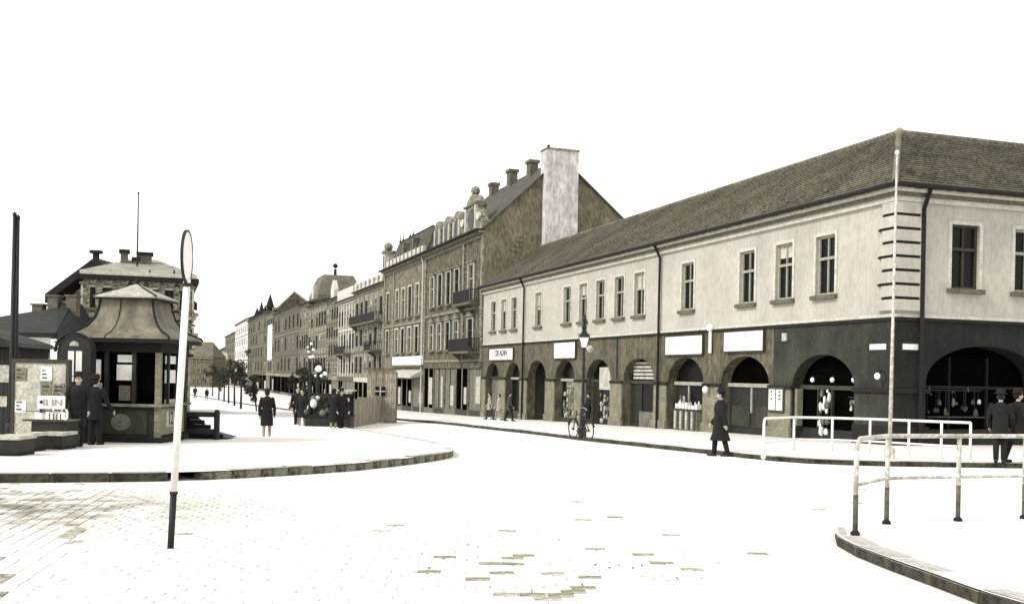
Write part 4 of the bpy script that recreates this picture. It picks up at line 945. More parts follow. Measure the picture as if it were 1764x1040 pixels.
q.loft([[(x0 - .5, d0, ze), (x1 + .6, d0, ze), (x1 + .6, d0 + 13, ze), (x0 - .5, d0 + 13, ze)], [(x0 + 6, d0 + 5, zr2 - .2), (G2(50, 480)[0], d0 + 5, zr2), (G2(66, 480)[0], d0 + 7, zr2), (x0 + 6, d0 + 7, zr2 - .2)]]); part(lo, 'roof', q, mat('near_black_slate', (.028, .030, .026), var=.3, fine=.3)); part(lo, 'eave', MB().box(x0 - .5, x1 + .6, d0 - .05, d0 + .3, ze - .25, ze - .01), M_line)

for px in (12, 40, 74):
    x = G2(px, 500)[0]; ch = part(lo, 'chimney', MB().box(x - .3, x + .3, d0 + 4.5, d0 + 5.1, zr2 - 1.2, G2(px, 470 if px > 20 else 486)[1]), M_brick)
    part(ch, 'chimney_cap', MB().box(x - .38, x + .38, d0 + 4.42, d0 + 5.18, G2(px, 470 if px > 20 else 486)[1], G2(px, 467 if px > 20 else 483)[1]), M_brick)
for px in (-20, 28, 40, 62, 78): x = G2(px, 600)[0]; part(lo, 'pilaster', MB().box(x - .16, x + .16, ld - .1, ld, H(ld), G2(30, 575)[1]), M_trimw if px > 20 else M_trimm)
part(lo, 'string_course', MB().box(x0, x1, ld - .22, ld, G2(30, 652)[1], G2(30, 647)[1]), M_trimw)
# ================================================================ STREET FURNITURE, LEFT
# kiosk
kb = gp(223, 762, .16); KS = kb.y / F; KR = math.radians(-1)
ki = thing('kiosk', 'square wooden kiosk with flared pagoda roof on the left pavement', 'kiosk', (ray(206, 700)[0]*kb.y, kb.y + 1.08, H(kb.y) + .16), KR)
def sq(h, z): return [(-h, -h, z), (h, -h, z), (h, h, z), (-h, h, z)]
hb_ = 1.06; zE = (762 - 583)*KS
part(ki, 'base', MB().loft([sq(hb_ + .06, 0), sq(hb_ + .06, .14)]), M_line)
zc_ = (762 - 700)*KS
part(ki, 'lower_panel', MB().loft([sq(hb_ - .04, .14), sq(hb_ - .04, zc_)]), M_wood)
part(ki, 'counter_ledge', MB().loft([sq(hb_ + .10, zc_), sq(hb_ + .10, zc_ + .07)]), M_pier)
for sx in (-1, 1):
    for sy in (-1, 1): part(ki, 'corner_post', MB().box(min(sx*(hb_-.14), sx*hb_), max(sx*(hb_-.14), sx*hb_), min(sy*(hb_-.14), sy*hb_), max(sy*(hb_-.14), sy*hb_), .14, zE), M_pier if (sx, sy) == (1, -1) else M_wood)
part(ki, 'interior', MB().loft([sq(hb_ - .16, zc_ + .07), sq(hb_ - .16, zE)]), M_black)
part(ki, 'frieze', MB().loft([sq(hb_ + .03, zE - .35), sq(hb_ + .03, zE)]), M_line)
for k in (-.36, .36): part(ki, 'mullion', MB().box(k - .05, k + .05, -hb_ + .01, -hb_ + .12, zc_ + .07, zE - .35), M_wood); part(ki, 'mullion', MB().box(hb_ - .12, hb_ - .01, k - .05, k + .05, zc_ + .07, zE - .35), M_wood)
zz = lambda y: (762 - y)*KS
part(ki, 'notice', MB().box(-.12, .32, -hb_ + .09, -hb_ + .12, zz(655), zz(628)), M_wpaint); part(ki, 'notice', MB().box(-.1, .34, -hb_ + .09, -hb_ + .12, zz(624), zz(611)), M_wpaint)
part(ki, 'newspaper', MB().box(-.05, .25, -hb_ + .09, -hb_ + .115, zz(690), zz(664)), M_goodm)
part(ki, 'notice', MB().box(-.86, -.52, -hb_ + .04, -hb_ + .08, zz(655), zz(620)), M_wpaint); part(ki, 'notice', MB().box(-.62, -.48, -hb_ + .04, -hb_ + .08, zz(698), zz(660)), M_goods)
for a, b in ((625, 611), (659, 636), (700, 688)): part(ki, 'side_notice', MB().box(hb_ - .10, hb_ - .07, -.45, .45, zz(a), zz(b)), M_wpaint if a < 680 else M_goods)
part(ki, 'side_panel', MB().box(hb_ - .04, hb_ - .015, -hb_ + .16, hb_ - .16, .2, zc_ - .04), M_pier)
part(ki, 'front_panel', MB().box(-.62, .72, -hb_ + .015, -hb_ + .04, .22, zc_ - .08), M_dark)
part(ki, 'roundel', MB().prism([(.05 + .26*math.cos(t), zz(727) + .22*math.sin(t)) for t in [2*math.pi*i/20 for i in range(20)]], lambda u, v, d: (u, d, v), -hb_ - .003, -hb_ + .016), M_goodm)
text(ki, '12', .5, M_ink, (hb_ - .012, -.18, zz(722)), (math.pi/2, 0, math.pi/2), 'house_number', .8)
part(ki, 'number_plate', MB().box(hb_ - .03, hb_ - .014, -.5, .16, zz(736), zz(708)), M_goods)
he = 1.37; prof = [(he, 583, 0), (he*.985, 579, 0), (he*.80, 571, 0), (he*.67, 561, 0), (he*.575, 546, 0), (he*.525, 530, 0), (he*.50, 512, 0)]
rings = [sq(h_, zz(y) ) for h_, y, _ in prof]
rk = part(ki, 'roof', MB().loft(rings), M_zinc)
for sx, sy in ((1, -1), (-1, -1), (1, 1), (-1, 1)): part(rk, 'hip_roll', MB().tube([(sx*h_, sy*h_, zz(y) + .01) for h_, y, _ in prof], .035, 6), M_line)
for x in (-.22,): part(rk, 'sheet_seam', MB().tube([(x*h_/he*1.3, -h_ - .005, zz(y)) for h_, y, _ in prof], .014, 5), M_line)
part(ki, 'soffit', MB().loft([sq(he - .02, zz(590)), sq(he - .005, zz(583.5))]), M_line)
hc = .82; cp = part(ki, 'roof_cap', MB().loft([sq(hc, zz(511)), sq(hc, zz(508)), sq(hc*.55, zz(497)), sq(.06, zz(484))]), mat('pale_zinc_cap', tone(.42), var=.35, scale=2, fine=.3))
part(cp, 'cap_edge', MB().loft([sq(hc + .02, zz(514)), sq(hc + .02, zz(511.5))]), M_line)
for sx, sy in ((1, -1), (-1, -1)): part(cp, 'hip_roll', MB().tube([(sx*hc, sy*hc, zz(508)), (sx*hc*.55, sy*hc*.55, zz(497)), (0, 0, zz(484))], .03, 6), M_line)
part(cp, 'finial', MB().lathe([(.07, -.02), (.05, .12), (.01, .2)], (0, 0, zz(484)), 6), M_line)
# barrier right of the kiosk
bp = gp(373, 757, .16); b2 = gp(305, 760, .16)
ba = thing('post_and_rail_barrier', 'dark wooden post and rail barrier with boarded ramp beside the kiosk', 'barrier', (bp.x, bp.y, bp.z), 0)
ln_ = bp.x - ray(306, 740)[0]*bp.y; kb_ = bp.y/F
part(ba, 'post', MB().lathe([(.085, -.05), (.085, 52*kb_ - .08), (.06, 52*kb_ - .02), (.02, 52*kb_)], (0, 0, 0), 10), M_wood)
part(ba, 'post', MB().lathe([(.085, -.05), (.085, 50*kb_), (.02, 51*kb_)], (-ln_, .1, 0), 10), M_wood)
for y in (43, 14): part(ba, 'rail', MB().box(-ln_, -.02, -.05, .06, y*kb_ - .07, y*kb_ + .07), M_wood)
q = MB().prism([(-ln_, .02), (.25, .02), (-.55, .22), (-ln_ + .05, .72)], lambda u, v, d: (u, d, v), .35, 1.3); part(ba, 'ramp_boarding', q, M_wood)
for k in range(5): part(ba, 'ramp_board', MB().box(-ln_ + .05, .1 - k*.18, .26, .345, .03 + k*.13, .14 + k*.13), M_line)
# sign on the leaning pole
sb = gp(293, 946); SKS = sb.y/F; top = at(322, 487, sb.y)
sp = thing('traffic_sign', 'leaning white pole with black foot and round sign seen nearly edge-on', 'traffic sign', sb, 0)
d = Vector((top.x - sb.x, 0, top.z - sb.z)); Lp = d.length; d.normalize(); fr_ = 97/460
part(sp, 'pole_foot', MB().tube([(0, 0, -.1), d*Lp*fr_], .034, 12), M_iron, True); part(sp, 'pole', MB().tube([d*Lp*fr_, d*(Lp + .04)], .037, 12), M_wpaint, True)
cc = Vector(at(322, 442, sb.y)) - sb; R_ = 46*SKS; ya = math.radians(78)
da = math.radians(-6.5); nv = Vector((math.cos(da), -math.sin(da), 0)); sv_ = Vector((math.sin(da), math.cos(da), 0)); upv = Vector((.0, 0, 1))
tilt = .0
def ring(r, off): return [cc + nv*off + sv_*(r*math.cos(t)) + upv*(r*math.sin(t)) for t in [2*math.pi*i/40 for i in range(40)]]
part(sp, 'disc', MB().loft([ring(R_*.95, -.008), ring(R_*.95, .008)]), M_opal); part(sp, 'rim', MB().loft([ring(R_*.93, -.014), ring(R_, -.014), ring(R_, .014), ring(R_*.93, .014), ring(R_*.93, -.014)], False), M_iron)
part(sp, 'clamp', MB().tube([cc - upv*(R_*.99), cc - upv*(R_*1.12)], .045, 8), M_iron); part(sp, 'clamp', MB().tube([d*Lp*fr_ - Vector((0, 0, .01)), d*(Lp*fr_ + .02)], .042, 10), M_iron)
# twin dark mast at the left edge
for px, py, lb in ((18, 372, 'taller of two tall dark masts standing side by side near the hipped roof'), (24, 377, 'shorter of two tall dark masts standing side by side near the hipped roof')):
    mb0 = gp(px, 752, .16); hgt = at(px, py, mb0.y).z - mb0.z
    o = thing('dark_mast', lb, 'pole', mb0, 0, 'twin dark masts'); part(o, 'shaft', MB().tube([(0, 0, -.1), (0, 0, hgt*.3), (0, 0, hgt)], [.09, .07, .045], 10), M_iron, True); part(o, 'foot', MB().lathe([(.13, -.05), (.13, .3), (.10, .4)], k=10), M_iron); part(o, 'cap', MB().lathe([(.06, 0), (.06, .06), (.01, .12)], (0, 0, hgt), 8), M_iron)

# dark timber shed at the left edge
g = gp(4, 756, .16); g.y += 2.5
sh = thing('timber_shed', 'dark boarded timber shed with pale notices behind the two masts', 'shed', (ray(-8, 700)[0]*g.y, g.y, H(g.y) + .16), 0)
kk = g.y/F; hw = 42*kk; ht = (756 - 606)*kk
part(sh, 'shed_core', MB().box(-hw, hw, .05, 1.8, -.1, ht), M_line)
for i in range(12): part(sh, 'board', MB().box(-hw + i*hw/6 + .006, -hw + (i + 1)*hw/6 - .006, random.uniform(-.01, .01), .05, -.1, ht - random.uniform(0, .04)), M_wood)
part(sh, 'roof', MB().prism([(-hw - .2, ht), (hw + .2, ht), (hw, ht + .14), (-hw, ht + .55)], lambda u, v, d: (u, d, v), -.35, 2.0), M_dark)
for x, z, a, b in ((.1, 1.5, .3, .5), (.45, 1.1, .16, .9), (-.3, 1.7, .2, .25), (.12, .8, .22, .3)): part(sh, 'notice', MB().box(x, x + a, -.03, -.011, z, z + b), M_goodm if b > .6 else M_goods)
# poster wall and the stall beneath it
st = gp(72, 772, .16); SS = st.y / F
ps = thing('poster_wall', 'tall pale board pasted with worn posters behind the newspaper stand', 'poster board', (ray(72, 650)[0]*(st.y + 1.6), st.y + 1.6, H(st.y) + .16), math.radians(-4))
hgt = (772 - 625)*SS; part(ps, 'board', MB().box(-.68, .62, 0, .1, .1, hgt), M_goods); part(ps, 'board_frame', MB().box(-.76, -.68, -.03, .12, 0, hgt + .1).box(.62, .70, -.03, .12, 0, hgt + .1).box(-.68, .62, -.03, .12, hgt, hgt + .1), M_framed)
r = random.Random(4)
for i in range(4):
    for j in range(3):
        if r.random() < .8:
            x, z = -.66 + i*.32, hgt*.38 + j*hgt*.2; part(ps, 'poster', MB().box(x, x + .28, -.012 - .004*j, -.001, z, z + r.uniform(.28, .40)), r.choice([M_goods, M_trimm, M_pier, M_wpaint]))
            for k in range(3): part(ps, 'poster_print', MB().box(x + .04, x + r.uniform(.10, .24), -.032, -.013 - .004*j, z + .06 + k*.09, z + .09 + k*.09), r.choice([M_ink, M_sill]))
stl = thing('newspaper_stand', 'dark newspaper stand with white sign and a rack of papers', 'stand', (st.x, st.y + .1, H(st.y) + .16), 0)
Z2 = lambda y: (775 - y)*SS; X2 = lambda px: (ray(px, 700)[0] - ray(72, 700)[0])*st.y
part(stl, 'counter', MB().box(X2(48), X2(110), .05, .8, 0, Z2(729)), M_wood); part(stl, 'counter_top', MB().box(X2(34), X2(112), 0, .85, Z2(729), Z2(726)), M_goodm)
part(stl, 'sign', MB().box(X2(49), X2(97), .30, .34, Z2(708), Z2(685)), M_wpaint)
for a in (52, 93): part(stl, 'sign_post', MB().box(X2(a), X2(a + 2), .341, .40, Z2(728), Z2(690)), M_framed)
text(stl, '\u2022', .3, M_ink, (X2(56), .295, Z2(697)), (math.pi/2, 0, 0), 'sign_dot'); text(stl, 'II IN', .2, M_inkl, (X2(76), .295, Z2(697)), (math.pi/2, 0, 0), 'sign_lettering', 1.3)
part(stl, 'rack_rail', MB().box(X2(34), X2(112), -.02, .01, Z2(728), Z2(726)).box(X2(34), X2(112), -.02, .01, Z2(712), Z2(711)), M_framed)
for k in range(9): x = X2(52 + k*6.3); part(stl, 'newspaper', MB().box(x - .035, x + .045 + (.03 if k > 3 else 0), .01 - .03, .03, Z2(725), Z2(712 + (k*5) % 4)), M_wpaint if k % 3 else M_goods)
part(stl, 'rack_end', MB().tube([(X2(108), 0, Z2(726)), (X2(111.5), 0, Z2(722)), (X2(111.5), 0, Z2(712)), (X2(109), 0, Z2(707))], .025, 6), M_wpaint)
# low planters at the left edge
for (pl_, pr_, yb, yt, lb) in ((-12, 30, 785, 757, 'low dark planter box with white top by the masts'), (36, 52, 778, 752, 'narrow dark planter box with white top between its two neighbours'), (72, 106, 774, 750, 'low dark planter box with white top before the newspaper stand')):
    g = gp((pl_+pr_)/2, yb, .16); k = g.y/F; w_ = (pr_ - pl_)*k/2; h_ = (yb - yt)*k
    o = thing('planter_box', lb, 'planter', g, 0, 'low planter boxes'); part(o, 'trough', MB().loft([[(-w_, 0, -.03), (w_, 0, -.03), (w_, .7, -.03), (-w_, .7, -.03)], [(-w_ - .03, -.03, h_), (w_ + .03, -.03, h_), (w_ + .03, .73, h_), (-w_ - .03, .73, h_)]]), M_wood)
    part(o, 'top_slab', MB().box(-w_ - .05, w_ + .05, -.05, .75, h_, h_ + .07), M_goods); part(o, 'plinth', MB().box(-w_ - .02, w_ + .02, -.02, .72, -.05, .06), M_line)
# arched booth between stand and kiosk
g = gp(126, 772, .16); g.y += 2.2; g.x = ray(127, 650)[0]*g.y; k = g.y/F
bo = thing('arched_booth', 'dark booth with rounded roof and two tall white panes between stand and kiosk', 'booth', (g.x, g.y, H(g.y) + .16), 0)
pr = [(-.42, 0), (-.42, 2.35)] + [(-.42*math.cos(math.pi*i/10), 2.35 + .38*math.sin(math.pi*i/10)) for i in range(1, 10)] + [(.42, 2.35), (.42, 0)]
part(bo, 'cabin', MB().prism(pr, lambda u, v, d: (u, d, v), 0, .35), M_wood)
part(bo, 'roof_moulding', MB().tube([(-.48, -.02, 2.3)] + [(-.46*math.cos(math.pi*i/10), -.02, 2.35 + .42*math.sin(math.pi*i/10)) for i in range(11)] + [(.48, -.02, 2.3)], .04, 6), M_line)
for x in (-.15, .05): part(bo, 'pane', MB().box(x, x + .15, -.012, -.001, 1.55, 2.32), M_wpaint)
part(bo, 'fanlight', MB().prism([(.12*math.cos(math.pi*i/8), 2.45 + .12*math.sin(math.pi*i/8)) for i in range(9)], lambda u, v, d: (u, d, v), -.012, -.001), M_goods); part(bo, 'door_panel', MB().box(-.28, .28, -.02, -.001, .2, 1.35), M_dark)

# ================================================================ STREET FURNITURE, RIGHT
def railing(name, label, pts, h, r, base, m=M_wpaint, mid=.5, elbow=True, group=None, low=None):
    o = thing(name, label, 'railing', base, 0, group)
    top = [p + Vector((0, 0, h)) - base for p in pts]; path = top[:]
    if elbow:
        dd = (top[1] - top[0]).normalized(); path = [pts[0] - base + Vector((0, 0, h - .14)), top[0] + dd*.04 - Vector((0, 0, .05)), top[0] + dd*.13] + top[1:]
    part(o, 'top_rail', MB().tube(path, r, 10), m, True)
    part(o, 'lower_rail', MB().tube([p + Vector((0, 0, h*mid)) - base for p in pts], r*.75, 8), m, True)
    for i, p in enumerate(pts):
        q = p - base
        if low: part(o, 'post', MB().tube([q + Vector((0, 0, h*.42)), q + Vector((0, 0, h - (.13 if i == 0 and elbow else 0)))], r, 10), m, True); pf = part(o, 'post_foot', MB().tube([q - Vector((0, 0, .08)), q + Vector((0, 0, h*.42))], r*1.02, 10), low, True)
        else: part(o, 'post', MB().tube([q - Vector((0, 0, .08)), q + Vector((0, 0, h - (.13 if i == 0 and elbow else 0)))], r, 8), m, True)
        part(o, 'post_collar', MB().lathe([(r*1.9, -.02), (r*1.9, .03), (r*1.2, .05)], q, 10), m if not low else M_line)
    return o
pts = [gp(1473, 921, .13), gp(1527, 902, .13), gp(1650, 897, .13), gp(1764, 893, .13), gp(1880, 889, .13)]
railing('tube_railing', 'white tube railing with dark post feet on the near traffic island', pts, 1.10, .029, pts[0], M_ipaint, .52, low=mat('worn_dark_post_paint', tone(.12), var=.6, scale=3, fine=.4))
pts = [gp(1315, 787, .13), gp(1367, 779, .13), gp(1433, 780, .13), gp(1498, 783, .13), gp(1565, 788, .13), gp(1621, 792, .13), gp(1671, 795, .13)]
railing('tube_railing', 'white tube railing along the pavement edge at the building corner', pts, .98, .034, pts[0], M_wpaint, .38)
# tall thin mast at the corner
g = gp(1532, 790, .13); tp = at(1545.5, 263, g.y)
o = thing('slender_mast', 'tall slender white mast before the building corner', 'pole', g, 0)
dv = tp - g; part(o, 'mast', MB().tube([(0, 0, -.1), dv*.5, dv], [.052, .036, .026], 10), M_ipaint, True); part(o, 'mast_foot', MB().lathe([(.14, -.05), (.14, .25), (.09, .35)], k=10), M_ipaint); part(o, 'mast_cap', MB().ball(dv, .06, 8), M_wpaint, True)
# street lamp
g = gp(1003, 752, .13); k = g.y/F; zl = lambda y: (752 - y)*k
o = thing('street_lamp', 'dark cast-iron street lamp with lantern and cross bar before the arcade', 'street lamp', g, 0)
part(o, 'plinth', MB().lathe([(.15, -.05), (.15, .3), (.11, .4), (.09, .95), (.11, 1.0), (.06, 1.12)], k=10), M_iron); part(o, 'post', MB().lathe([(.062, 1.1), (.045, zl(620)), (.07, zl(618)), (.04, zl(614)), (.04, zl(598))], k=10), M_iron)
part(o, 'lantern', MB().loft([[(a*w_, b*w_, z) for a, b in ((-1, -1), (1, -1), (1, 1), (-1, 1))] for w_, z in ((.07, zl(598)), (.16, zl(581)))]), M_opal)
part(o, 'lantern_roof', MB().loft([[(a*w_, b*w_, z) for a, b in ((-1, -1), (1, -1), (1, 1), (-1, 1))] for w_, z in ((.2, zl(581)), (.2, zl(579.5)), (.09, zl(572)), (.07, zl(567)), (.09, zl(563)), (.03, zl(556)))]), M_iron); part(o, 'spike', MB().lathe([(.07, 0), (.09, .12), (.02, .3)], (0, 0, zl(556)), 8), M_iron)
part(o, 'cross_bar', MB().box(-.23, .23, -.02, .02, zl(576.5), zl(575)), M_iron)
for sx in (-1, 1): part(o, 'scroll', MB().tube([(sx*(.06 + .16*math.sin(t)), 0, zl(600) + .3*t/3.1 - .05) for t in [i*.39 for i in range(9)]], .02, 6), M_iron)
part(o, 'hanging_basket', MB().ball((.2, 0, zl(600)), .13, 7), M_goods, True)
# bicycle
g = gp(1001, 757, .13)
bk = thing('bicycle', 'black bicycle leaning at the foot of the cast-iron street lamp', 'bicycle', (g.x - .02, g.y - .1, g.z), ANG + math.pi/2 + .12)
WR = .34
for x in (-.52, .52):
    wq = part(bk, 'wheel', MB().loft([[(x + (WR - .02 + .02*math.cos(u))*math.cos(t), .02*math.sin(u), WR + (WR - .02 + .02*math.cos(u))*math.sin(t)) for u in [2*math.pi*j/6 for j in range(6)]] for t in [2*math.pi*i/28 for i in range(29)]], False), M_iron, True)
    for i in range(8): t = math.pi*i/8; part(wq, 'spoke', MB().tube([(x + (WR - .03)*math.cos(t), 0, WR + (WR - .03)*math.sin(t)), (x - (WR - .03)*math.cos(t), 0, WR - (WR - .03)*math.sin(t))], .004, 4), M_frame)
    part(wq, 'hub', MB().tube([(x, -.05, WR), (x, .05, WR)], .03, 8), M_iron); part(bk, 'mudguard', MB().loft([[(x + (WR + .03)*math.cos(t), w_, WR + (WR + .03)*math.sin(t)) for w_ in (-.03, .03)] + [(x + (WR + .02)*math.cos(t), w_, WR + (WR + .02)*math.sin(t)) for w_ in (.03, -.03)] for t in [.3 + i*.25 for i in range(11)]]), M_iron)
fr1 = MB()
for a, b in (((-.52, 0, WR), (-.05, 0, .3)), ((-.05, 0, .3), (-.2, 0, .85)), ((-.2, 0, .82), (.33, 0, .84)), ((-.05, 0, .3), (.35, 0, .72)), ((-.52, 0, WR), (-.18, 0, .78)), ((.30, 0, .95), (.38, 0, .68)), ((.38, 0, .68), (.52, 0, WR))): fr1.tube([a, b], .018, 8)
part(bk, 'frame', fr1, M_iron); part(bk, 'saddle', MB().loft([[(-.36, -.1, .93), (-.36, .1, .93), (-.36, .1, .98), (-.36, -.1, .98)], [(-.2, -.07, .94), (-.2, .07, .94), (-.2, .07, .98), (-.2, -.07, .98)], [(-.07, -.02, .95), (-.07, .02, .95), (-.07, .02, .98), (-.07, -.02, .98)]]), M_shoe)
part(bk, 'saddle_post', MB().tube([(-.2, 0, .82), (-.22, 0, .94)], .014, 6), M_frame); part(bk, 'handlebar', MB().tube([(.16, -.27, 1.02), (.28, -.24, 1.06), (.32, -.08, 1.02), (.31, 0, 1.0), (.32, .08, 1.02), (.28, .24, 1.06), (.16, .27, 1.02)], .014, 6), M_frame); part(bk, 'crank', MB().tube([(-.05, -.1, .3), (-.05, .1, .3)], .03, 8).box(-.07, .12, .09, .11, .28, .32).box(-.22, -.03, -.11, -.09, .28, .32), M_iron); part(bk, 'kickstand', MB().tube([(-.1, .03, .3), (-.2, .2, -.0)], .012, 6), M_iron)

# plank hoarding and booth in front of the balcony house
g0_ = gp(596, 738); g1_ = gp(668, 726)
ho = thing('plank_fence', 'weathered upright plank fence round the booth beside the flower stall', 'fence', g0_, math.atan2(g1_.y - g0_.y, g1_.x - g0_.x))
Lh = (g1_ - g0_).length; n = 18; w_ = Lh/n; hh = (738 - 688)*g0_.y/F
for i in range(n): part(ho, 'plank', MB().box(i*w_ + .008, (i+1)*w_ - .008, random.uniform(-.012, .012), .03, -.25, hh + random.uniform(-.07, .05) - i*.004), M_plank)
for z in (.35, hh - .35): part(ho, 'rail', MB().box(0, Lh, .045, .11, z, z + .1), M_sill)
g2 = gp(636, 730); g2.y += 3.0; g2.x = ray(632, 680)[0]*g2.y; k = g2.y/F; xw = (682 - 632)*k; hh2 = (728 - 637)*k
pb = thing('plank_booth', 'weathered plank booth with a small four-pane window behind the plank fence', 'booth', (g2.x, g2.y, H(g2.y)), math.radians(4))
n = 13; w_ = xw/n
q = MB().box(.03, xw - .03, .04, 2.4, -.3, hh2 - .1); part(pb, 'core', q, M_sill)
for i in range(n): part(pb, 'plank', MB().box(i*w_ + .006, (i+1)*w_ - .006, random.uniform(-.012, .012), .04, -.3, hh2 + random.uniform(-.04, .02)), M_plank)
part(pb, 'roof', MB().box(-.15, xw + .15, -.15, 2.6, hh2 + .03, hh2 + .12), M_sill)
wx, wz = xw*.46, hh2*.6; wn = part(pb, 'window', MB().box(wx - .28, wx + .28, -.05, -.015, wz - .25, wz + .25), M_glass); part(wn, 'window_bars', MB().box(wx - .03, wx + .03, -.07, -.051, wz - .25, wz + .25).box(wx - .28, wx + .28, -.07, -.0515, wz - .03, wz + .03), M_goods)
# lamp cluster and flower stall
def candelabra(label, px, py, h, globes, r):
    g = gp(px, py); o = thing('globe_street_lamp', label, 'street lamp', g, 0, 'globe street lamps'); k = g.y/F
    part(o, 'post', MB().lathe([(.2, -.05), (.18, .6), (.09, .7), (.07, h)], k=10), M_iron)
    for dx, dz, rr in globes: part(o, 'globe', MB().ball((dx*k, 0, dz*k), rr*k, 10), M_opal, True); part(o, 'arm', MB().tube([(0, 0, dz*k - rr*k - .12), (dx*k, 0, dz*k - rr*k)], .03, 6), M_iron)
    return o
candelabra('street lamp with one big and several small white globes over the flower stall', 546, 738, 95*gp(546, 738).y/F, [(1, 103, 6), (12, 95, 3.8), (6, 91, 3), (-4, 91, 2.4)], 1)
candelabra('thin street lamp with a cluster of small white globes beyond the flower stall', 533, 722, 100*gp(533, 722).y/F, [(1, 130, 2.6), (4.5, 120, 2.6), (-4, 116, 2), (4, 108, 2.8), (-1, 107, 2.6), (-5, 124, 2)], 1)
g = gp(566, 741); k = g.y/F
fsl = thing('flower_stall', 'dark flower stall heaped with pale blooms under the globe lamp', 'stall', g, 0)
part(fsl, 'table', MB().box(-.95, .9, -.1, .8, -.05, .55), M_wood); part(fsl, 'tabletop', MB().box(-1.0, .95, -.15, .85, .55, .6), M_line)
r = random.Random(9)
for i in range(26): part(fsl, 'bunch', MB().ball((r.uniform(-.9, .85), r.uniform(-.1, .7), .6 + r.random()**1.4*.75), r.uniform(.07, .16), 7, sz=r.uniform(.8, 1.3)), r.choice([M_wpaint, M_leaf, M_leaf, M_goodm, M_line]), True)
part(fsl, 'back_board', MB().box(-.95, .9, .8, .86, .0, 1.5), M_wood); part(fsl, 'awning_cloth', MB().box(.1, 1.0, -.3, .86, 1.62, 1.67), M_goods)
for x in (-.9, .87): part(fsl, 'upright', MB().box(x - .03, x + .03, .74, .80, 0, 1.65), M_line)

# ================================================================ TREES
def leaf_crown(c, rx, rz_, n, size, seed):
    r = random.Random(seed); q = MB()
    cl = [(Vector((r.gauss(0, .5)*rx, r.gauss(0, .5)*rx, r.gauss(0, .5)*rz_)), r.uniform(.25, .45)*rx) for _ in range(12)]
    for i in range(n):
        cc, rr = r.choice(cl); d = Vector((r.gauss(0, 1), r.gauss(0, 1), r.gauss(0, 1))).normalized()*rr*r.random()**.4
        p = Vector(c) + cc + d; a = Vector((r.gauss(0, 1), r.gauss(0, 1), r.gauss(0, 1))).normalized(); b = a.orthogonal().normalized(); s = size*r.uniform(.6, 1.3)
        q.face([p - a*s, p + b*s*.5, p + a*s, p - b*s*.5])
    return q
def street_tree(label, px, py, h, seed, rx=1.1, rz_=1.3, leaves=500):
    g = gp(px, py, .16); o = thing('street_tree', label, 'tree', g, 0, 'young trees along the left pavement'); r = random.Random(seed)
    q = MB().tube([(0, 0, -.1), (r.uniform(-.05, .05), 0, h*.4), (r.uniform(-.1, .1), .05, h*.85)], [.12, .09, .04], 7)
    for i in range(5):
        a = r.uniform(0, 6.28); q.tube([(0, 0, h*(.5 + i*.06)), (math.cos(a)*rx*.6, math.sin(a)*rx*.6, h*(.68 + i*.07))], [.04, .012], 5)
    part(o, 'trunk', q, M_bark); part(o, 'crown', leaf_crown((0, 0, h*.86), rx, rz_, leaves, .13, seed), M_leaf)
for i, (px, py, lb) in enumerate(((415, 702, 'first young street tree of the row along the left pavement, nearest the kiosk'), (404, 697, 'second young street tree of the row along the left pavement'), (394, 693, 'third young street tree of the row along the left pavement'), (386, 690, 'fourth young street tree of the row along the left pavement'), (377, 687, 'fifth young street tree of the row along the left pavement'), (366, 682, 'last young street tree of the row, towards the far block'))):
    street_tree(lb, px, py, 3.9 + .3*(i % 3), 30 + i)
for px, py, h, lb in ((442, 708, 3.2, 'dense dark shrub beside the walking woman'), (540, 716, 4.2, 'leafy dark tree behind the globe lamps'), (512, 712, 4.6, 'slim dark tree between the globe lamps and the gabled house')):
    g = gp(px, py); o = thing('roadside_shrub', lb, 'shrub', g, 0); r = random.Random(px)
    q = MB()
    for i in range(5): a = r.uniform(0, 6.28); q.tube([(0, 0, -.1), (math.cos(a)*.25, math.sin(a)*.25, h*.45), (math.cos(a)*.6, math.sin(a)*.6, h*.8)], [.06, .04, .012], 5)
    part(o, 'stem', q, M_bark); part(o, 'foliage', leaf_crown((0, 0, h*.55), 1.0, h*.42, 900, .12, px), M_leaf)

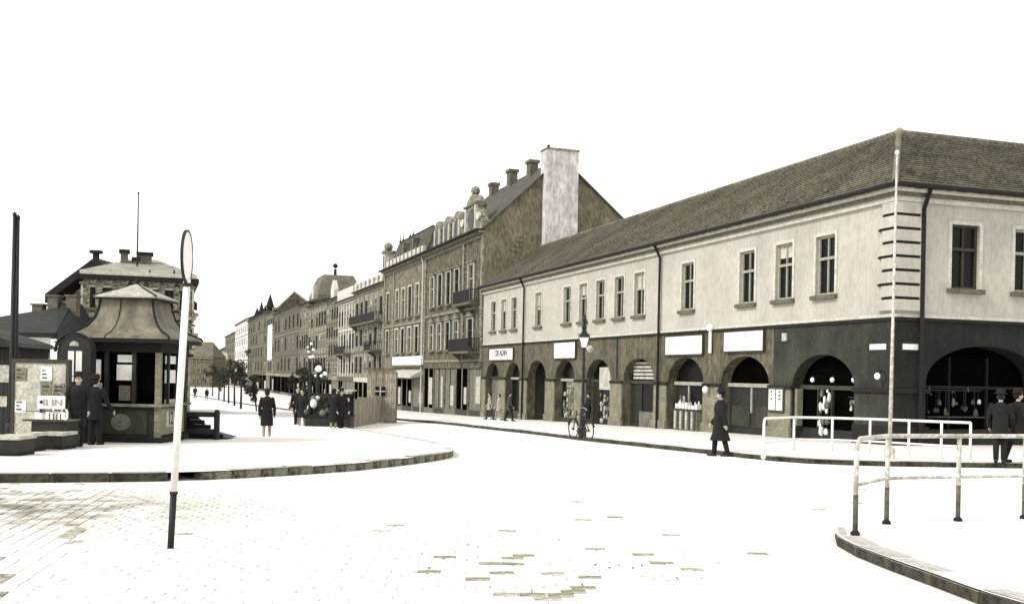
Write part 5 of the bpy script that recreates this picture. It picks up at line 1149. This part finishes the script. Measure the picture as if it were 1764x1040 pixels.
# ================================================================ PEOPLE
def capsule(q, a, b, ra, rb_, k=10):
    a, b = Vector(a), Vector(b); d = (b - a); L_ = d.length or 1e-4; d.normalize()
    q.tube([a - d*ra*.85, a - d*ra*.45, a, b, b + d*rb_*.45, b + d*rb_*.85], [ra*.4, ra*.86, ra, rb_, rb_*.86, rb_*.4], k)
def ellring(c, rx, ry, k=14): return [(c[0] + rx*math.cos(2*math.pi*j/k), c[1] + ry*math.sin(2*math.pi*j/k), c[2]) for j in range(k)]
def remesh(o, vox, it=2):
    a = o.modifiers.new('union', 'REMESH'); a.mode = 'VOXEL'; a.voxel_size = vox; a.use_smooth_shade = True
    b = o.modifiers.new('soften', 'SMOOTH'); b.factor = .5; b.iterations = it
def person(label, loc, rz, h=1.7, female=False, coat=M_coatd, legs=M_coatd, coat_len=.28, hat=None, stride=.16, arm=(.1, -.1), group=None, vox=.012, hair=M_hair, bag=False, bulk=1.0):
    """faces -Y in its own frame"""
    k = h / 1.72
    o = thing('person', label, 'person', loc, rz, group)
    S = lambda *p: tuple(x*k for x in p)
    hip, knee, ank = .92, .5, .09; sw = .17 if female else .2
    L = {}
    for sx, st in ((-1, stride), (1, -stride)):
        L[sx] = dict(hip=(sx*.09, 0, hip), knee=(sx*.085, -st*.75 - .015, knee), ank=(sx*.08, -st*1.0 + .05*abs(st)/.16*(1 if st < 0 else 0), ank))
    A = {}
    for sx, sg in ((-1, arm[0]), (1, arm[1])):
        A[sx] = dict(sh=(sx*sw, .0, 1.40), el=(sx*(sw + .065), -sg*.5 + .02, 1.11), wr=(sx*(sw + .06), -sg*1.2 - .04, .87))
    body = MB()
    body.loft([ellring(S(0, y, z), rx*k, ry*k) for z, rx, ry, y in ((.86, .12, .10, 0), (.93, .165, .115, .005), (1.0, .16, .11, .005), (1.12, .135, .10, 0), (1.28, .16, .115, 0), (1.38, .165, .10, .005), (1.45, .08, .065, .005))])
    capsule(body, S(0, .01, 1.42), S(0, -.005, 1.54), .052*k, .05*k)
    body.ball(S(0, -.012, 1.62), .098*k, 14, sx=.80, sy=.95, sz=1.18)
    body.ball(S(0, -.02, 1.555), .06*k, 10, sx=.95, sy=1.05, sz=.8); capsule(body, S(0, -.105, 1.63), S(0, -.122, 1.605), .011*k, .015*k, 6); body.ball(S(0, -.098, 1.565), .02*k, 6, sx=1.5, sz=.55)
    for sx in (-1, 1):
        body.ball(S(sx*.08, .005, 1.615), .024*k, 6, sx=.5, sz=1.4)
        l, a = L[sx], A[sx]
        capsule(body, S(*l['hip']), S(*l['knee']), .082*k, .054*k); capsule(body, S(*l['knee']), S(*l['ank']), .055*k, .036*k); capsule(body, S(l['ank'][0], l['ank'][1] + .03, .045), S(l['ank'][0]*1.15, l['ank'][1] - .14, .035), .038*k, .034*k)
        capsule(body, S(*a['sh']), S(*a['el']), .05*k, .04*k); capsule(body, S(*a['el']), S(*a['wr']), .04*k, .027*k)
        w_ = Vector(a['wr']); dn = (Vector(a['wr']) - Vector(a['el'])).normalized(); fw = Vector((0, -1, 0)); fw = (fw - dn*fw.dot(dn)).normalized()
        capsule(body, S(*(w_ + dn*.03)), S(*(w_ + dn*.075)), .030*k, .034*k)
        for f_i, (off, ln_f) in enumerate(((.03, .07), (.01, .085), (-.011, .078), (-.03, .06))):
            p0 = w_ + dn*.085 + fw*off; p1 = p0 + dn*ln_f*.55 + Vector((-sx*.008, 0, 0)); p2 = p1 + dn*ln_f*.4 + Vector((-sx*.022, 0, 0)); capsule(body, S(*p0), S(*p1), .011*k, .010*k, 6); capsule(body, S(*p1), S(*p2), .010*k, .009*k, 6)
        p0 = w_ + dn*.035 + fw*.03; p1 = p0 + dn*.03 + fw*.03; p2 = p1 + dn*.03 + Vector((-sx*.012, 0, 0)); capsule(body, S(*p0), S(*p1), .013*k, .012*k, 6); capsule(body, S(*p1), S(*p2), .012*k, .010*k, 6)
    b = part(o, 'body', body, M_skin, True); remesh(b, vox, 2)
    for sx in (-1, 1):
        part(b, 'eye', MB().ball(S(sx*.032, -.098, 1.635), .012*k, 6), M_hair, True)
    # coat: torso, skirt and sleeves in one cloth surface
    ct = MB(); zl_ = hip - coat_len
    flare = .21 if female else .19
    ct.loft([ellring(S(0, y, z), rx*k*bulk, ry*k*bulk, 16) for z, rx, ry, y in ((zl_, flare, .165 + abs(stride)*.25, -.0), (zl_ + .2, flare*.97, .155, 0), (.98, .185, .135, .005), (1.1, .155 if female else .175, .12, 0), (1.28, .185, .135, 0), (1.38, .185 if female else .205, .12, .005), (1.455, .10, .08, .008), (1.49, .07, .065, .01))])
    for sx in (-1, 1):
        a = A[sx]; capsule(ct, S(*a['sh']), S(*a['el']), .068*k*bulk, .058*k*bulk); capsule(ct, S(*a['el']), S(*a['wr']), .058*k*bulk, .046*k*bulk)
    c_ = part(o, 'coat', ct, coat, True); remesh(c_, max(vox, .014), 3)
    tr = MB()
    if female:
        for sx in (-1, 1): l = L[sx]; capsule(tr, S(*l['knee']), S(*l['ank']), .060*k, .040*k); capsule(tr, S(*l['hip']), S(*l['knee']), .088*k, .060*k)
        q = part(o, 'stockings', tr, legs, True)
    else:
        for sx in (-1, 1): l = L[sx]; capsule(tr, S(*l['hip']), S(*l['knee']), .10*k, .078*k); capsule(tr, S(*l['knee']), S(l['ank'][0], l['ank'][1], .10), .078*k, .065*k)
        q = part(o, 'trousers', tr, legs, True)
    remesh(q, max(vox, .013), 2)
    for sx in (-1, 1):
        l = L[sx]; sh = MB(); capsule(sh, S(l['ank'][0], l['ank'][1] + .03, .048), S(l['ank'][0]*1.15, l['ank'][1] - .15, .038), .048*k, .042*k); capsule(sh, S(l['ank'][0], l['ank'][1] + .03, .05), S(l['ank'][0], l['ank'][1] + .035, .012), .04*k, .03*k)
        part(o, 'shoe', sh, M_shoe, True)
    hr = MB(); hr.ball(S(0, .018, 1.645), .108*k, 14, sx=.86, sy=.95, sz=1.06)
    if female: hr.ball(S(0, .065, 1.57), .065*k, 10, sx=1.2)
    part(o, 'hair', hr, hair, True)
    if hat:
        hm = MB().lathe([(.155*k, 0), (.16*k, .012*k), (.105*k, .02*k), (.10*k, .09*k), (.085*k, .12*k), (.03*k, .125*k)], S(0, .005, 1.69), 16); part(o, 'hat', hm, hat, True)
    if bag: part(o, 'handbag', MB().box(-.33*k, -.25*k, -.2*k, .08*k, .55*k, .75*k).tube([S(-.29, -.14, .75), S(-.29, -.06, .84), S(-.29, .02, .75)], .008, 5), M_shoe)
    return o
def stand(px, py, dz): 
    g = gp(px, py, dz); return g
def hpx(g, n): return n*g.y/F
PI = math.pi
g = gp(459, 760); person('woman in a dark knee-length coat walking away along the street', g, PI + .15, max(1.5, min(1.8, hpx(g, 90))), True, M_coatd, M_stock, .40, None, .15, (.12, -.06), bag=False)
g = gp(1240, 786, .0); person('broad figure in a long black coat crossing towards the arcade door', g, -PI/2 - .3, 1.80, False, M_coatd, M_coatd, .50, M_coatd, .16, (.16, -.16), bulk=1.35)
g = gp(163, 766, .16); person('person in dark clothes standing at the front of the kiosk', g, PI - .3, 1.66, False, M_coatd, M_coatd, .28, M_coatd, .05, (.25, .3))
for px, py, lb, ct_, lg, fem, rz in ((843, 722, 'person in a light jacket and dark trousers walking before the narrowest arch', M_coatl, M_coatm, False, -PI/2), (859, 723, 'woman in a light coat walking before the small lettered sign', M_coatl, M_stock, True, -PI/2 + .2), (877, 725, 'person in a grey-brown coat walking by the downpipe arch', M_coatm, M_coatd, False, PI/2)):
    person(lb, gp(px, py, .13), rz, 1.72 if not fem else 1.63, fem, ct_, lg, .3, None, .2, (.14, -.14), vox=.018)
person('person in black standing in the arch with the roller blind', P(-.3, fs(1024), Hs(fs(1024)) + .13), ANG - PI/2, 1.72, False, M_coatd, M_coatd, .25, M_coatd, .03, (.1, .12), vox=.016)
g = gp(133, 769, .16); person('person in a long black coat standing between the newspaper stand and the arched booth', g, .3, 1.7, False, M_coatd, M_coatd, .45, M_coatd, .04, (.1, .1))
g = gp(512, 737); person('slim person in black standing beside the flower stall', g, .4, 1.74, False, M_coatd, M_coatd, .3, None, .04, (.05, .1), vox=.016)
g = gp(520, 739); person('person in a dark grey dress standing next to the slim one in black', g, -.4, 1.64, True, M_coatd, M_stock, .4, None, .04, (.08, .05), vox=.016)
g = gp(574, 744); person('flower seller in dark clothes in front of the stall', g, PI, 1.62, True, M_coatd, M_stock, .5, M_coatd, .05, (.3, .3), vox=.016)
g = gp(587, 744); person('person in black waiting at the end of the plank fence', g, .6, 1.66, False, M_coatd, M_coatd, .3, M_coatd, .05, (.1, .1), vox=.016)
g = gp(336, 686, .16); person('distant person in dark clothes walking beside the corner house', g, PI, 1.75, False, M_coatd, M_coatd, .3, None, .14, (.1, -.1), vox=.03)
g = gp(356, 689, .16); person('distant person in dark coat walking up the middle of the street', g, 0, 1.65, True, M_coatd, M_coatd, .35, None, .14, (.1, -.1), vox=.03)
g = gp(351, 660, .16); person('most distant person, a tiny dark figure before the far block', g, 0, 1.7, False, M_coatd, M_coatd, .3, None, .1, (.1, -.1), vox=.04)
g = gp(1722, 797, .13); person('person in a short black jacket standing at the shop window of the corner building', g, PI - .5, 1.75, False, M_coatd, M_coatd, .32, M_coatd, .04, (.2, .15))
g = gp(1752, 797, .13); person('person in a black overcoat walking past the shop windows', g, PI/2, 1.78, False, M_coatd, M_coatd, .42, M_coatd, .2, (.14, -.14))
bpy.context.view_layer.update()
